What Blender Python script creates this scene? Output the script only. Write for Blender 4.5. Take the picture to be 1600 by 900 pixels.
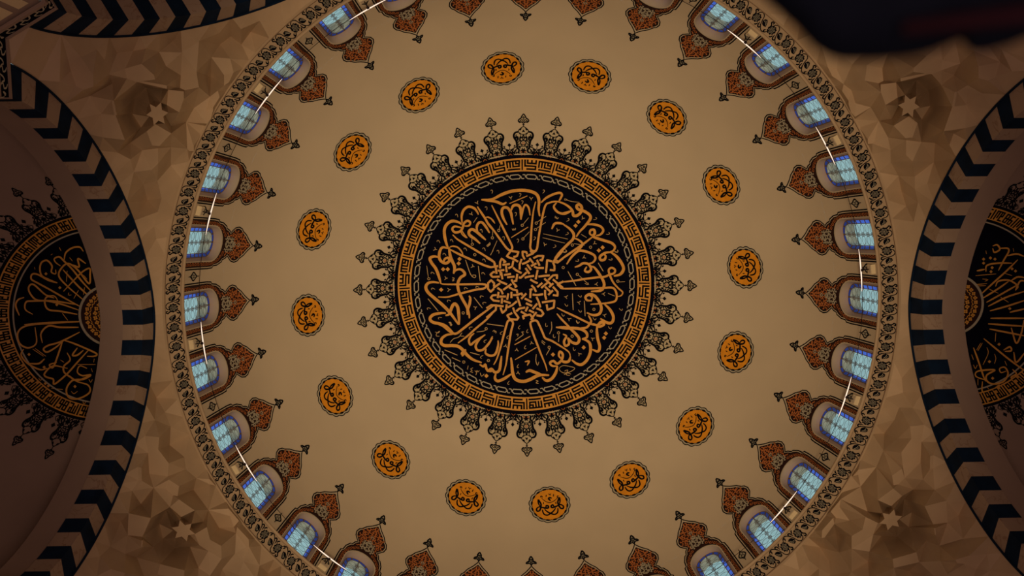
import bpy, math, random
import numpy as np
from mathutils import Matrix, Vector
from mathutils.geometry import delaunay_2d_cdt

PI = math.pi
random.seed(7)
scene = bpy.context.scene
for o in list(bpy.data.objects):
    bpy.data.objects.remove(o)
COL = scene.collection

# ------------------------------------------------------------------ camera
F = 1155.0                                   # focal length in pixels of the 1600 px frame
CAM = np.array([-0.6269, -1.7183, 0.0])
RX, RY, RZ = 0.0744, -0.0101, -0.0118
def rot3(rx, ry, rz):
    cx, sx, cy, sy, cz, sz = math.cos(rx), math.sin(rx), math.cos(ry), math.sin(ry), math.cos(rz), math.sin(rz)
    return (np.array([[1, 0, 0], [0, cx, -sx], [0, sx, cx]]) @ np.array([[cy, 0, sy], [0, 1, 0], [-sy, 0, cy]])
            @ np.array([[cz, -sz, 0], [sz, cz, 0], [0, 0, 1]]))
RC = rot3(RX, RY, RZ)                        # rows: image right, image down, forward (up into the dome)
cd = bpy.data.cameras.new('camera')
cam = bpy.data.objects.new('camera', cd); COL.objects.link(cam)
cd.sensor_width = 36; cd.lens = 36 * F / 1600; cd.clip_start = 0.02; cd.clip_end = 200
cd.dof.use_dof = True; cd.dof.focus_distance = 19.0; cd.dof.aperture_fstop = 3.0
m = Matrix.Identity(4)
for i in range(3):
    m[i][0] = RC[0][i]; m[i][1] = -RC[1][i]; m[i][2] = -RC[2][i]; m[i][3] = CAM[i]
cam.matrix_world = m
scene.camera = cam

# ------------------------------------------------------------------ light and exposure
scene.view_settings.view_transform = 'Standard'
scene.view_settings.look = 'None'
scene.view_settings.gamma = 1.0
scene.view_settings.exposure = 0.0
scene.view_settings.use_curve_mapping = False
w = bpy.data.worlds.new('world'); scene.world = w; w.use_nodes = True
bg = w.node_tree.nodes['Background']
bg.inputs[0].default_value = (0.50, 0.74, 0.80, 1); bg.inputs[1].default_value = 0.72

def lamp(name, kind, loc, energy, color, target=(0, 0, 24), **kw):
    d = bpy.data.lights.new(name, kind); d.energy = energy; d.color = color
    for k, v in kw.items(): setattr(d, k, v)
    o = bpy.data.objects.new(name, d); COL.objects.link(o); o.location = loc
    dv = Vector(target) - Vector(loc); o.rotation_euler = dv.to_track_quat('-Z', 'Y').to_euler()
    return o
# two unseen lights added low under the dome, a main spot and a fill
lamp('added_dome_spot', 'SPOT', (0.2, 0.3, -1.2), 10900, (1.0, 0.75, 0.45), spot_size=math.radians(66), spot_blend=1.0, shadow_soft_size=0.9)  # unseen spot, added; its soft cone lets the sides fall dark
lamp('added_fill_disk', 'AREA', (0.0, 0.0, -1.3), 400, (1.0, 0.62, 0.53), size=7.0, shape='DISK', spread=math.radians(170))  # unseen fill, added to lift the shade on pendentives, arches and half domes

# ------------------------------------------------------------------ materials
def mat(name, col, rough=0.7, noise=0.0, nscale=3.0, bump=0.0, emit=None, estr=0.0, metal=0.0, spec=0.3, col2=None, vein=None):
    mt = bpy.data.materials.new(name); mt.use_nodes = True
    nt = mt.node_tree; b = nt.nodes['Principled BSDF']
    b.inputs['Roughness'].default_value = rough; b.inputs['Metallic'].default_value = metal
    b.inputs['Specular IOR Level'].default_value = spec
    c = (*col, 1)
    b.inputs['Base Color'].default_value = c
    tc = nt.nodes.new('ShaderNodeTexCoord')
    if noise > 0 or col2:
        n = nt.nodes.new('ShaderNodeTexNoise'); n.inputs['Scale'].default_value = nscale; n.inputs['Detail'].default_value = 5
        nt.links.new(tc.outputs['Object'], n.inputs['Vector'])
        r = nt.nodes.new('ShaderNodeValToRGB')
        r.color_ramp.elements[0].position = 0.3; r.color_ramp.elements[1].position = 0.7
        lo = tuple(x * (1 - noise) for x in col); hi = col2 if col2 else tuple(min(1, x * (1 + noise)) for x in col)
        r.color_ramp.elements[0].color = (*lo, 1); r.color_ramp.elements[1].color = (*hi, 1)
        nt.links.new(n.outputs['Fac'], r.inputs['Fac'])
        out = r.outputs['Color']
        if vein:
            wv = nt.nodes.new('ShaderNodeTexNoise'); wv.inputs['Scale'].default_value = 1.1; wv.inputs['Detail'].default_value = 9
            wv.inputs['Distortion'].default_value = 2.2
            nt.links.new(tc.outputs['Object'], wv.inputs['Vector'])
            vr = nt.nodes.new('ShaderNodeValToRGB')
            e = vr.color_ramp.elements
            e[0].position = 0.485; e[0].color = (0, 0, 0, 1); e[1].position = 0.515; e[1].color = (0, 0, 0, 1)
            k = e.new(0.5); k.color = (1, 1, 1, 1)
            nt.links.new(wv.outputs['Fac'], vr.inputs['Fac'])
            mx = nt.nodes.new('ShaderNodeMixRGB'); mx.inputs[2].default_value = (*vein, 1)
            nt.links.new(vr.outputs['Color'], mx.inputs[0]); nt.links.new(out, mx.inputs[1]); out = mx.outputs[0]
        nt.links.new(out, b.inputs['Base Color'])
    if bump > 0:
        n2 = nt.nodes.new('ShaderNodeTexNoise'); n2.inputs['Scale'].default_value = nscale * 6
        nt.links.new(tc.outputs['Object'], n2.inputs['Vector'])
        bp = nt.nodes.new('ShaderNodeBump'); bp.inputs['Strength'].default_value = bump; bp.inputs['Distance'].default_value = 0.02
        nt.links.new(n2.outputs['Fac'], bp.inputs['Height']); nt.links.new(bp.outputs['Normal'], b.inputs['Normal'])
    if emit:
        b.inputs['Emission Color'].default_value = (*emit, 1); b.inputs['Emission Strength'].default_value = estr
    return mt
def glass(name, tint, noise_scale=5.0):
    mt = bpy.data.materials.new(name); mt.use_nodes = True
    nt = mt.node_tree; nt.nodes.remove(nt.nodes['Principled BSDF'])
    out = nt.nodes['Material Output']
    t = nt.nodes.new('ShaderNodeBsdfTransparent'); g = nt.nodes.new('ShaderNodeBsdfGlossy'); g.inputs['Roughness'].default_value = 0.25
    g.inputs['Color'].default_value = (0.5, 0.5, 0.5, 1)
    tc = nt.nodes.new('ShaderNodeTexCoord'); n = nt.nodes.new('ShaderNodeTexVoronoi'); n.inputs['Scale'].default_value = noise_scale
    nt.links.new(tc.outputs['Object'], n.inputs['Vector'])
    sep = nt.nodes.new('ShaderNodeSeparateColor'); nt.links.new(n.outputs['Color'], sep.inputs[0])
    r = nt.nodes.new('ShaderNodeValToRGB')
    r.color_ramp.elements[0].color = (*[x * 0.80 for x in tint], 1); r.color_ramp.elements[1].color = (*tint, 1)
    nt.links.new(sep.outputs[0], r.inputs['Fac']); nt.links.new(r.outputs['Color'], t.inputs['Color'])
    mx = nt.nodes.new('ShaderNodeMixShader'); mx.inputs[0].default_value = 0.05
    nt.links.new(t.outputs[0], mx.inputs[1]); nt.links.new(g.outputs[0], mx.inputs[2]); nt.links.new(mx.outputs[0], out.inputs['Surface'])
    return mt

M_DOME = mat('dome_plaster', (0.56, 0.465, 0.325), 0.75, 0.05, 0.5, 0.03)
M_REVEAL = mat('reveal_plaster', (0.50, 0.37, 0.25), 0.75, 0.05, 2.0, 0.05)
M_OUTREV = mat('outer_reveal_stone', (0.80, 0.74, 0.68), 0.8, 0.05, 2.0)
M_BAND = mat('band_plaster', (0.46, 0.34, 0.21), 0.75, 0.08, 2.0, 0.05)
M_STONE = mat('muqarnas_stone', (0.50, 0.365, 0.225), 0.7, 0.10, 1.2, 0.10)
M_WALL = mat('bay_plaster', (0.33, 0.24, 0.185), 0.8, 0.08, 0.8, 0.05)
M_MARBLE = mat('pale_marble', (0.38, 0.28, 0.20), 0.6, 0.08, 2.0, 0.0, vein=(0.28, 0.18, 0.12))
M_BLACK = mat('dark_marble', (0.005, 0.015, 0.038), 0.8, 0.3, 3.0, 0.0, spec=0.08)
M_NAVY = mat('navy_paint', (0.0035, 0.0035, 0.010), 0.9, 0.2, 4.0, spec=0.02)
M_INK = mat('black_paint', (0.005, 0.005, 0.008), 0.9, spec=0.02)
M_GOLD = mat('gold_paint', (0.70, 0.335, 0.058), 0.5, 0.12, 6.0, spec=0.3)
M_ORANGE = mat('orange_paint', (0.74, 0.29, 0.018), 0.6, 0.12, 6.0, spec=0.15)
M_RUST = mat('rust_paint', (0.46, 0.15, 0.045), 0.6, 0.2, 8.0, spec=0.15)
M_MAROON = mat('maroon_paint', (0.026, 0.009, 0.008), 0.6, 0.2, 8.0, spec=0.15)
M_SILVER = mat('grey_paint', (0.42, 0.38, 0.28), 0.6, 0.12, 8.0, spec=0.2)
M_BROWN = mat('brown_line', (0.10, 0.035, 0.015), 0.6, spec=0.15)
M_LEAD = mat('window_lead', (0.15, 0.11, 0.10), 0.6)
M_GLASS = glass('pale_glass', (0.80, 0.90, 0.86), 9.0)
M_BLUE = glass('blue_glass', (0.15, 0.25, 1.0), 9.0)
M_CABLE = mat('dark_steel', (0.03, 0.02, 0.02), 0.4, metal=0.6)
M_TUBE = mat('lit_tube', (0.9, 0.8, 0.7), 0.4, emit=(1.0, 0.80, 0.66), estr=0.85)
M_BOX = mat('cream_box', (0.75, 0.62, 0.38), 0.5, noise=0.03, nscale=5)
M_CLOTH = mat('dark_cloth', (0.0014, 0.0018, 0.0032), 1.0, 0.2, 12.0, spec=0.0)
M_REDCLOTH = mat('reddish_cloth', (0.0050, 0.0019, 0.0028), 1.0, 0.2, 12.0, spec=0.0)
M_FLOOR = mat('carpet', (0.10, 0.05, 0.04), 0.95, 0.2, 2.0)

# ------------------------------------------------------------------ building helpers
class G:
    """collects vertices and faces of ONE mesh object"""
    def __init__(s): s.v = []; s.f = []; s.n = 0
    def add(s, V, Fc):
        V = np.asarray(V, float).reshape(-1, 3); s.v.append(V)
        s.f += [tuple(int(i) + s.n for i in f) for f in Fc]; s.n += len(V)
    def grid(s, V, closed=False):
        """V: rows x cols x 3"""
        V = np.asarray(V, float); r, c = V.shape[:2]; fc = []
        for i in range(r - 1):
            for j in range(c if closed else c - 1):
                k = (j + 1) % c
                fc.append((i * c + j, i * c + k, (i + 1) * c + k, (i + 1) * c + j))
        s.add(V.reshape(-1, 3), fc)
    def box(s, c, ax, ay, az):
        c, ax, ay, az = map(np.array, (c, ax, ay, az))
        V = [c + i * ax + j * ay + k * az for i in (-1, 1) for j in (-1, 1) for k in (-1, 1)]
        s.add(V, [(0, 1, 3, 2), (4, 6, 7, 5), (0, 4, 5, 1), (2, 3, 7, 6), (0, 2, 6, 4), (1, 5, 7, 3)])
    def tube(s, P, rad, n=8, caps=True):
        P = np.asarray(P, float); T = np.gradient(P, axis=0); T /= np.linalg.norm(T, axis=1)[:, None]
        up = np.array([0, 0, 1.0]); rows = []
        rad = np.broadcast_to(rad, (len(P),))
        for p, t, r in zip(P, T, rad):
            a = np.cross(t, up if abs(t[2]) < 0.95 else np.array([1.0, 0, 0])); a /= np.linalg.norm(a); b = np.cross(t, a)
            rows.append([p + r * (math.cos(q) * a + math.sin(q) * b) for q in np.linspace(0, 2 * PI, n, endpoint=False)])
        n0 = s.n; s.grid(rows, True)
        if caps:
            s.f.append(tuple(n0 + i for i in range(n))); s.f.append(tuple(n0 + (len(P) - 1) * n + i for i in range(n)))
def build(name, g, material, parent=None, smooth=False):
    me = bpy.data.meshes.new(name)
    V = np.concatenate(g.v) if g.v else np.zeros((0, 3))
    me.from_pydata(V.tolist(), [], g.f); me.update()
    if smooth: me.polygons.foreach_set('use_smooth', [True] * len(me.polygons))
    me.materials.append(material)
    o = bpy.data.objects.new(name, me); COL.objects.link(o)
    if parent is not None: o.parent = parent
    return o
def tag(o, label=None, cat=None, group=None, kind=None):
    if label: o['label'] = label
    if cat: o['category'] = cat
    if group: o['group'] = group
    if kind: o['kind'] = kind
    return o
def empty(name, loc=(0, 0, 0)):
    o = bpy.data.objects.new(name, None); COL.objects.link(o); o.location = loc; o.empty_display_size = 0.3
    return o
def smooth_path(P, step):
    """Catmull-Rom through 2D points"""
    P = np.asarray(P, float)
    if len(P) == 2:
        n = max(2, int(np.linalg.norm(P[1] - P[0]) / step) + 1)
        return P[0] + (P[1] - P[0]) * np.linspace(0, 1, n)[:, None]
    Q = np.vstack([2 * P[0] - P[1], P, 2 * P[-1] - P[-2]]); out = []
    for i in range(1, len(Q) - 2):
        L = np.linalg.norm(Q[i + 1] - Q[i]); n = max(1, int(math.ceil(L / step)))
        for t in np.arange(n) / n:
            out.append(0.5 * (2 * Q[i] + (Q[i + 1] - Q[i - 1]) * t + (2 * Q[i - 1] - 5 * Q[i] + 4 * Q[i + 1] - Q[i + 2]) * t * t
                              + (3 * Q[i] - Q[i - 1] - 3 * Q[i + 1] + Q[i + 2]) * t ** 3))
    out.append(P[-1]); return np.array(out)
def resample(P, step):
    P = np.asarray(P, float); out = [P[0]]
    for a, b in zip(P[:-1], P[1:]):
        n = max(1, int(math.ceil(np.linalg.norm(b - a) / step)))
        for k in range(1, n + 1): out.append(a + (b - a) * k / n)
    return np.array(out)
def ribbon(g, P, wd, mp, step=None, taper=0.0, smooth=True, closed=False, layer=0.0):
    """a painted stroke: centre line P, width wd, in the 2D coordinates of the map mp"""
    if closed: P = list(P) + [P[0]]
    if step is None: step = wd * 0.8
    C = smooth_path(P, step) if smooth else resample(P, step)
    if len(C) < 2: return
    T = np.gradient(C, axis=0)
    if closed: T[0] = T[-1] = (C[1] - C[0]) + (C[-1] - C[-2])
    L = np.linalg.norm(T, axis=1)[:, None]; L[L < 1e-9] = 1; T = T / L
    N = np.stack([-T[:, 1], T[:, 0]], 1)
    hw = np.full(len(C), wd / 2)
    if taper > 0 and not closed:
        s_ = np.linspace(0, 1, len(C)); hw = hw * (1 - taper + taper * np.minimum(1, np.minimum(s_, 1 - s_) * 4 + 0.0) ** 0.7)
    A = mp(C + N * hw[:, None], layer); B = mp(C - N * hw[:, None], layer)
    g.grid(np.stack([A, B]).transpose(1, 0, 2))
def fan(g, P, mp, layer=0.0, centre=None):
    """star-shaped fill"""
    P = np.asarray(P, float); c = P.mean(0) if centre is None else np.asarray(centre, float)
    V = mp(np.vstack([c[None], (P + c) / 2, P]), layer); n = len(P)
    fc = [(0, 1 + i, 1 + (i + 1) % n) for i in range(n)] + [(1 + i, 1 + n + i, 1 + n + (i + 1) % n, 1 + (i + 1) % n) for i in range(n)]
    g.add(V, fc)
def fill(g, P, mp, layer=0.0, cell=None, holes=()):
    """general fill: triangulated with inner points so that it follows the curved surface"""
    P = [tuple(p) for p in P]; vs = [Vector(p) for p in P]; n = len(P); ed = [(i, (i + 1) % n) for i in range(n)]
    def inside(q, poly):
        c = False; j = len(poly) - 1
        for i in range(len(poly)):
            xi, yi = poly[i]; xj, yj = poly[j]
            if (yi > q[1]) != (yj > q[1]) and q[0] < (xj - xi) * (q[1] - yi) / (yj - yi) + xi: c = not c
            j = i
        return c
    for h in holes:
        k = len(vs); vs += [Vector(p) for p in h]; ed += [(k + i, k + (i + 1) % len(h)) for i in range(len(h))]
    if cell:
        A = np.array(P); x0, y0 = A.min(0); x1, y1 = A.max(0)
        for x in np.arange(x0 + cell / 2, x1, cell):
            for y in np.arange(y0 + cell / 2, y1, cell):
                if inside((x, y), P): vs.append(Vector((x + 1e-4 * math.sin(y * 91), y)))
    r = delaunay_2d_cdt(vs, ed, [], 0, 1e-6)
    V = np.array([tuple(v) for v in r[0]]); fc = []
    for f in r[2]:
        c = V[list(f)].mean(0)
        if inside(c, P) and not any(inside(c, h) for h in holes): fc.append(f)
    g.add(mp(V, layer), fc)
def ring_pts(cx, cy, r, n=14, ry=None):
    ry = r if ry is None else ry
    return [(cx + r * math.cos(t), cy + ry * math.sin(t)) for t in np.linspace(0, 2 * PI, n, endpoint=False)]
def mirror(P): return [(-x, y) for x, y in P]

# ------------------------------------------------------------------ the dome's geometry
R = 8.0; ZB = 16.935                       # inner radius, height of the springing above the camera
PITCH = 2 * PI / 32
def sph(az, el, rr=R):
    return np.stack([rr * np.cos(el) * np.cos(az), rr * np.cos(el) * np.sin(az), ZB + rr * np.sin(el)], -1)
def map_meridian(theta):
    """x metres along the circle, y metres up from the springing"""
    def f(P, layer=0.0):
        P = np.asarray(P, float); el = P[:, 1] / R
        return sph(theta + P[:, 0] / (R * np.cos(el)), el, R - layer)
    return f
def map_polar(P, layer=0.0):
    """P: (angle, picture radius seen from the axis)"""
    P = np.asarray(P, float); rho = P[:, 1] / F
    # r/z = rho with r = R sin(phi), z = ZB + R cos(phi)
    A = np.arcsin(np.clip(rho * ZB / (R * np.sqrt(1 + rho ** 2)), -1, 1)); phi = A + np.arctan(rho)
    return sph(P[:, 0], PI / 2 - phi, R - layer)
def map_petal(theta):
    def f(P, layer=0.0):
        P = np.asarray(P, float)
        return map_polar(np.stack([theta + P[:, 0] / P[:, 1], P[:, 1]], 1), layer)
    return f
def map_tangent(theta, el, sx=1.0, sy=1.0):
    n = sph(np.array(theta), np.array(el), 1.0) - np.array([0, 0, ZB])
    t = np.array([-math.sin(theta), math.cos(theta), 0.0]); u = np.cross(t, n)
    if u[2] < 0: u = -u
    def f(P, layer=0.0):
        P = np.asarray(P, float)
        d = n[None] * R + t[None] * P[:, :1] * sx + u[None] * P[:, 1:] * sy
        d /= np.linalg.norm(d, axis=1)[:, None]
        return d * (R - layer) + np.array([0, 0, ZB])
    return f
def rays(P):
    P = np.asarray(P, float)
    d = np.stack([(P[:, 0] - 800) / F, (P[:, 1] - 450) / F, np.ones(len(P))], 1) @ RC
    return d / np.linalg.norm(d, axis=1)[:, None]
def map_trace(centre, rad):
    """measured position in the photograph -> the spherical surface it is painted on"""
    c = np.array(centre, float)
    def f(P, layer=0.0):
        d = rays(P); oc = CAM - c; b = d @ oc; q = oc @ oc - (rad - layer) ** 2
        t = -b + np.sqrt(np.maximum(b * b - q, 0))
        return CAM + d * t[:, None]
    return f

# ================================================================== SETTING
fl = G(); fl.grid([[(-16, -16, -1.6), (16, -16, -1.6)], [(-16, 16, -1.6), (16, 16, -1.6)]])
tag(build('floor', fl, M_FLOOR), kind='structure')

# dome shell with 32 arched window openings
NH, NS = 0.43, 1.19                         # half width and spring height of a window niche
def niche(n_side=8, n_arc=16, hw=NH, sp=NS, rise=None):
    rise = hw if rise is None else rise
    L = [(-hw, sp * i / n_side) for i in range(n_side)]
    A = [(-hw * math.cos(t), sp + rise * math.sin(t)) for t in np.linspace(0, PI, n_arc + 1)]
    return L + A + [(-x, y) for x, y in L[::-1]]
NI = niche()
YT = 1.84; HX = PITCH * R / 2
OUT = [(-HX, YT * i / 8) for i in range(8)] + [(-HX + 2 * HX * k / 16, YT) for k in range(17)] + [(HX, YT * i / 8) for i in range(7, -1, -1)]
g = G()
for k in range(32):
    th = k * PITCH
    rows = []
    for s_ in np.linspace(0, 1, 5):
        P = np.array(NI) * (1 - s_) + np.array(OUT) * s_
        rows.append(sph(th + P[:, 0] / R, P[:, 1] / R))
    g.grid(rows)
els = np.linspace(YT / R, PI / 2, 72)
azs = (np.arange(256) * 2 * PI / 256) + PITCH / 2
# first ring must meet the sector edges
g.grid([[sph(np.array(a), np.array(e)) for a in azs] for e in els], True)
dome = tag(build('ceiling', g, M_DOME, smooth=True), kind='structure')

# windows: reveal, blue border, pale leaded glass
PW, PS, PT = 0.37, 1.30, 1.70               # pane half width, spring, top (metres above the springing)
PANE = niche(8, 16, PW, PS, PT - PS)
def map_pane(theta, rr):
    def f(P, layer=0.0):
        P = np.asarray(P, float); a = theta + P[:, 0] / rr
        return np.stack([(rr - layer) * np.cos(a), (rr - layer) * np.sin(a), ZB + P[:, 1]], 1)
    return f
RP = 8.09
def scale_pane(k, drop=0.0): return [(x * k, max(0, PS + (y - PS) * k if y > PS else y)) for x, y in PANE]
def pane_shrunk(d):
    return [(x * (PW - d) / PW, y if y <= PS else PS + (y - PS) * (PT - PS - d) / (PT - PS)) for x, y in PANE]
def window_meshes(th):
    mp = map_pane(th, RP)
    rv = G(); P = np.array(NI)
    A = sph(th + P[:, 0] / R, P[:, 1] / R); B = mp(PANE)
    rows = [A + (B - A) * s_ for s_ in (0, .33, .66, 1)]
    rv.grid(rows); orv = G(); orv.grid([B, map_pane(th, RP + 0.15)(PANE), map_pane(th, RP + 0.30)(PANE)])
    q0 = map_pane(th, R)([(-NH, 0), (-NH/2, 0), (0, 0), (NH/2, 0), (NH, 0)]); q1 = map_pane(th, RP + 0.3)([(-PW - .06, 0), (-PW/2, 0), (0, 0), (PW/2, 0), (PW + .06, 0)])
    rv.grid([q0, q1])
    gl = G(); inner = pane_shrunk(0.10); fill(gl, inner, mp, 0.0, 0.15)
    # border of blue squares, each between thin leads
    bl = G(); le = G()
    o_ = smooth_less(pane_shrunk(0.0), 64); i_ = smooth_less(pane_shrunk(0.10), 64)
    bl.grid([mp(o_), mp(i_)])
    ribbon(le, inner, 0.018, mp, 0.06, smooth=False, layer=0.006)
    ribbon(le, pane_shrunk(0.008), 0.022, mp, 0.06, smooth=False, layer=0.006)
    for q in range(0, 65, 4):
        ribbon(le, [o_[q], i_[q]], 0.045, mp, 0.05, smooth=False, layer=0.004)
    rad = 0.150; ys = np.arange(0.08, PT, 0.235)
    W_ = PW - 0.10
    for j, y in enumerate(ys):
        for x in (-0.135, 0.135):
            pts = ring_pts(x, y, rad, 30, 0.205)
            clipped = [p for p in pts]
            seg = []
            for p in clipped + [clipped[0]]:
                lim = W_ if p[1] < PS else W_ * math.sqrt(max(0, 1 - ((p[1] - PS) / (PT - PS - .085)) ** 2)) if p[1] < PT - .085 else 0
                if abs(p[0]) <= lim and p[1] > 0: seg.append(p)
                else:
                    if len(seg) > 1: ribbon(le, seg, 0.014, mp, 0.05, smooth=False, layer=0.005)
                    seg = []
            if len(seg) > 1: ribbon(le, seg, 0.014, mp, 0.05, smooth=False, layer=0.005)
        if y + .12 < PT - .2:
            ribbon(le, ring_pts(0, y + .1175, 0.05, 6, .075), 0.015, mp, 0.05, smooth=False, closed=True, layer=0.0045)
    return rv, gl, bl, le, orv
def smooth_less(P, n):
    P = np.asarray(P, float); d = np.r_[0, np.cumsum(np.linalg.norm(np.diff(P, axis=0), axis=1))]
    s_ = np.linspace(0, d[-1], n + 1)
    return np.stack([np.interp(s_, d, P[:, 0]), np.interp(s_, d, P[:, 1])], 1)
W0 = window_meshes(0.0)
protos = []
win = empty('window_1', (R, 0, ZB)); tag(win, kind='structure')
for nm, gg, mm in (('reveal', W0[0], M_REVEAL), ('glass', W0[1], M_GLASS), ('blue_border', W0[2], M_BLUE), ('lattice', W0[3], M_LEAD), ('outer_reveal', W0[4], M_OUTREV)):
    gg.v = [np.concatenate(gg.v) - np.array([R, 0, ZB])]
    protos.append(build(nm, gg, mm, win, smooth=(nm == 'reveal')))
for k in range(1, 32):
    c = win.copy(); COL.objects.link(c); c.name = 'window_%d' % (k + 1)
    a = k * PITCH; c.location = (R * math.cos(a), R * math.sin(a), ZB); c.rotation_euler = (0, 0, a)
    for p in protos:
        q = p.copy(); COL.objects.link(q); q.parent = c

# drum band under the windows with its floral scroll
RB0, ZB0, RB1, ZB1 = 8.0, ZB, 8.28, ZB - 0.40
def band(p, q, off=0.0):
    """q=0 at the sills, q=1 at the muqarnas"""
    r = RB0 + (RB1 - RB0) * q; z = ZB0 + (ZB1 - ZB0) * q
    L = math.hypot(RB1 - RB0, ZB1 - ZB0); nx, nz = -(ZB0 - ZB1) / L, -(RB1 - RB0) / L
    r = r + nx * off; z = z + nz * off
    return np.stack([r * np.cos(p), r * np.sin(p), z + 0 * p], -1)
g = G(); az = np.linspace(0, 2 * PI, 257)[:-1]
rows = [band(az, np.zeros(256) + q, off) for q, off in ((-0.0, 0), (0.0, 0.03), (0.05, 0.045), (0.12, 0.03), (0.14, 0.0), (0.5, 0.0), (0.90, 0.0), (0.92, 0.025), (1.0, 0.035), (1.05, 0.0))]
g.grid(rows, True)
trim = tag(build('trim_1', g, M_BAND, smooth=False), kind='structure')
def map_band(theta, L=0.4884):
    def f(P, layer=0.0):
        P = np.asarray(P, float)
        return band(theta + P[:, 0] / 8.15, P[:, 1], layer + 0.003)
    return f
NU = 116; unit = 2 * PI / NU * 8.15
g = G(); gs = G()
for k in range(NU):
    mp0 = map_band(2 * PI * (k + 0.3) / NU)
    def mp(P, layer=0.0, mp0=mp0):
        P = np.asarray(P, float); return mp0(np.stack([P[:, 0] * 1.0, 0.53 + P[:, 1] * 1.32 / 0.4884], 1), layer)
    # flower head: toothed rosette with small pale petals showing
    n = 20; fan(g, [( (0.088 if i % 2 else 0.108) * math.cos(2*PI*i/n) - .02, (0.078 if i % 2 else 0.096) * math.sin(2*PI*i/n)) for i in range(n)], mp, 0.004)
    for i in range(6):
        a = 2 * PI * i / 6 + .3
        ribbon(gs, ring_pts(-.02 + .05 * math.cos(a), .05 * math.sin(a), .017, 6), .007, mp, .02, smooth=False, closed=True, layer=.008)
    ribbon(gs, ring_pts(-.02, 0, .018, 6), .008, mp, .02, smooth=False, closed=True, layer=.008)
    # leaf
    lx = unit / 2 - .02
    leaf = [(lx - .07, .02), (lx - .05, .075), (lx, .085), (lx + .04, .05), (lx + .075, -.03), (lx + .02, -.045), (lx - .03, -.03)]
    fan(g, leaf, mp, .004)
    ribbon(gs, [(lx - .045, .04), (lx, .03), (lx + .05, -.01)], .009, mp, .03, layer=.008)
    ribbon(gs, [(lx - .02, .06), (lx + .02, .045), (lx + .045, .02)], .006, mp, .03, layer=.008)
    # running tendril with curls
    ribbon(g, [(-.05, .10), (.02, .135), (.09, .10), (.12, .02), (.16, -.06), (.24, -.125), (.32, -.12), (.38, -.05), (.40, .06), (unit - .05, .10)], .019, mp, .03, layer=.002)
    ribbon(g, [(.10, -.02), (.12, -.10), (.17, -.11), (.17, -.07), (.14, -.06)], .028, mp, .02, taper=.6, layer=.003)
    ribbon(g, [(.03, -.12), (.07, -.10), (.08, -.06)], .030, mp, .02, taper=.7, layer=.003)
    ribbon(g, [(.30, .12), (.34, .13), (.36, .09)], .030, mp, .02, taper=.7, layer=.003)
    ribbon(g, [(.33, -.02), (.345, .05), (.31, .09)], .028, mp, .02, taper=.7, layer=.003)
    ribbon(g, [(-.10, .07), (-.14, .10), (-.11, .13)], .028, mp, .02, taper=.7, layer=.003)
    ribbon(g, [(-.12, -.06), (-.15, -.10), (-.10, -.12)], .028, mp, .02, taper=.7, layer=.003)
build('floral_scroll', g, M_INK, trim); build('petal_lines', gs, M_SILVER, trim)
g = G()
for q, off, wq in ((0.13, 0.004, 0.035), (0.955, 0.036, 0.02)):
    g.grid([band(az, np.zeros(256) + q - wq / 2, off), band(az, np.zeros(256) + q + wq / 2, off)], True)
build('brown_line', g, M_BROWN, trim)

# ------------------------------------------------------------------ hexagon of arches
AP = 8.45                                    # distance of the arch faces from the axis
ZC, RA, KA, NA = 11.97, 4.4745, 0.9946, 1.73
HS = AP * math.tan(PI / 6)
def arch_curve(rad, n):
    t = np.linspace(-PI / 2, PI / 2, n)
    y = rad * np.sign(np.sin(t)) * np.abs(np.sin(t)) ** (2 / NA)
    z = ZC + KA * rad * np.abs(np.cos(t)) ** (2 / NA)
    # equal arc length
    d = np.r_[0, np.cumsum(np.hypot(np.diff(y), np.diff(z)))]; s_ = np.linspace(0, d[-1], n)
    return np.interp(s_, d, y), np.interp(s_, d, z)
def frame(az):
    n = np.array([math.cos(az), math.sin(az), 0]); t = np.array([-math.sin(az), math.cos(az), 0])
    return lambda a, y, z: (np.asarray(a)[..., None] * n + np.asarray(y)[..., None] * t + np.asarray(z)[..., None] * np.array([0, 0, 1.0]))
DEP1, DEP2 = 0.43, 0.92
RI = RA - 0.50
ARCHES = [(180, 'left', 'left of the picture'), (240, 'upper_left', 'top left corner'), (300, 'upper_right', 'top right, mostly hidden'),
          (0, 'right', 'right of the picture'), (60, 'lower_right', 'bottom right corner'), (120, 'lower_left', 'bottom left corner')]
BAYR = 4.43; BAYC = AP + DEP2
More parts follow.
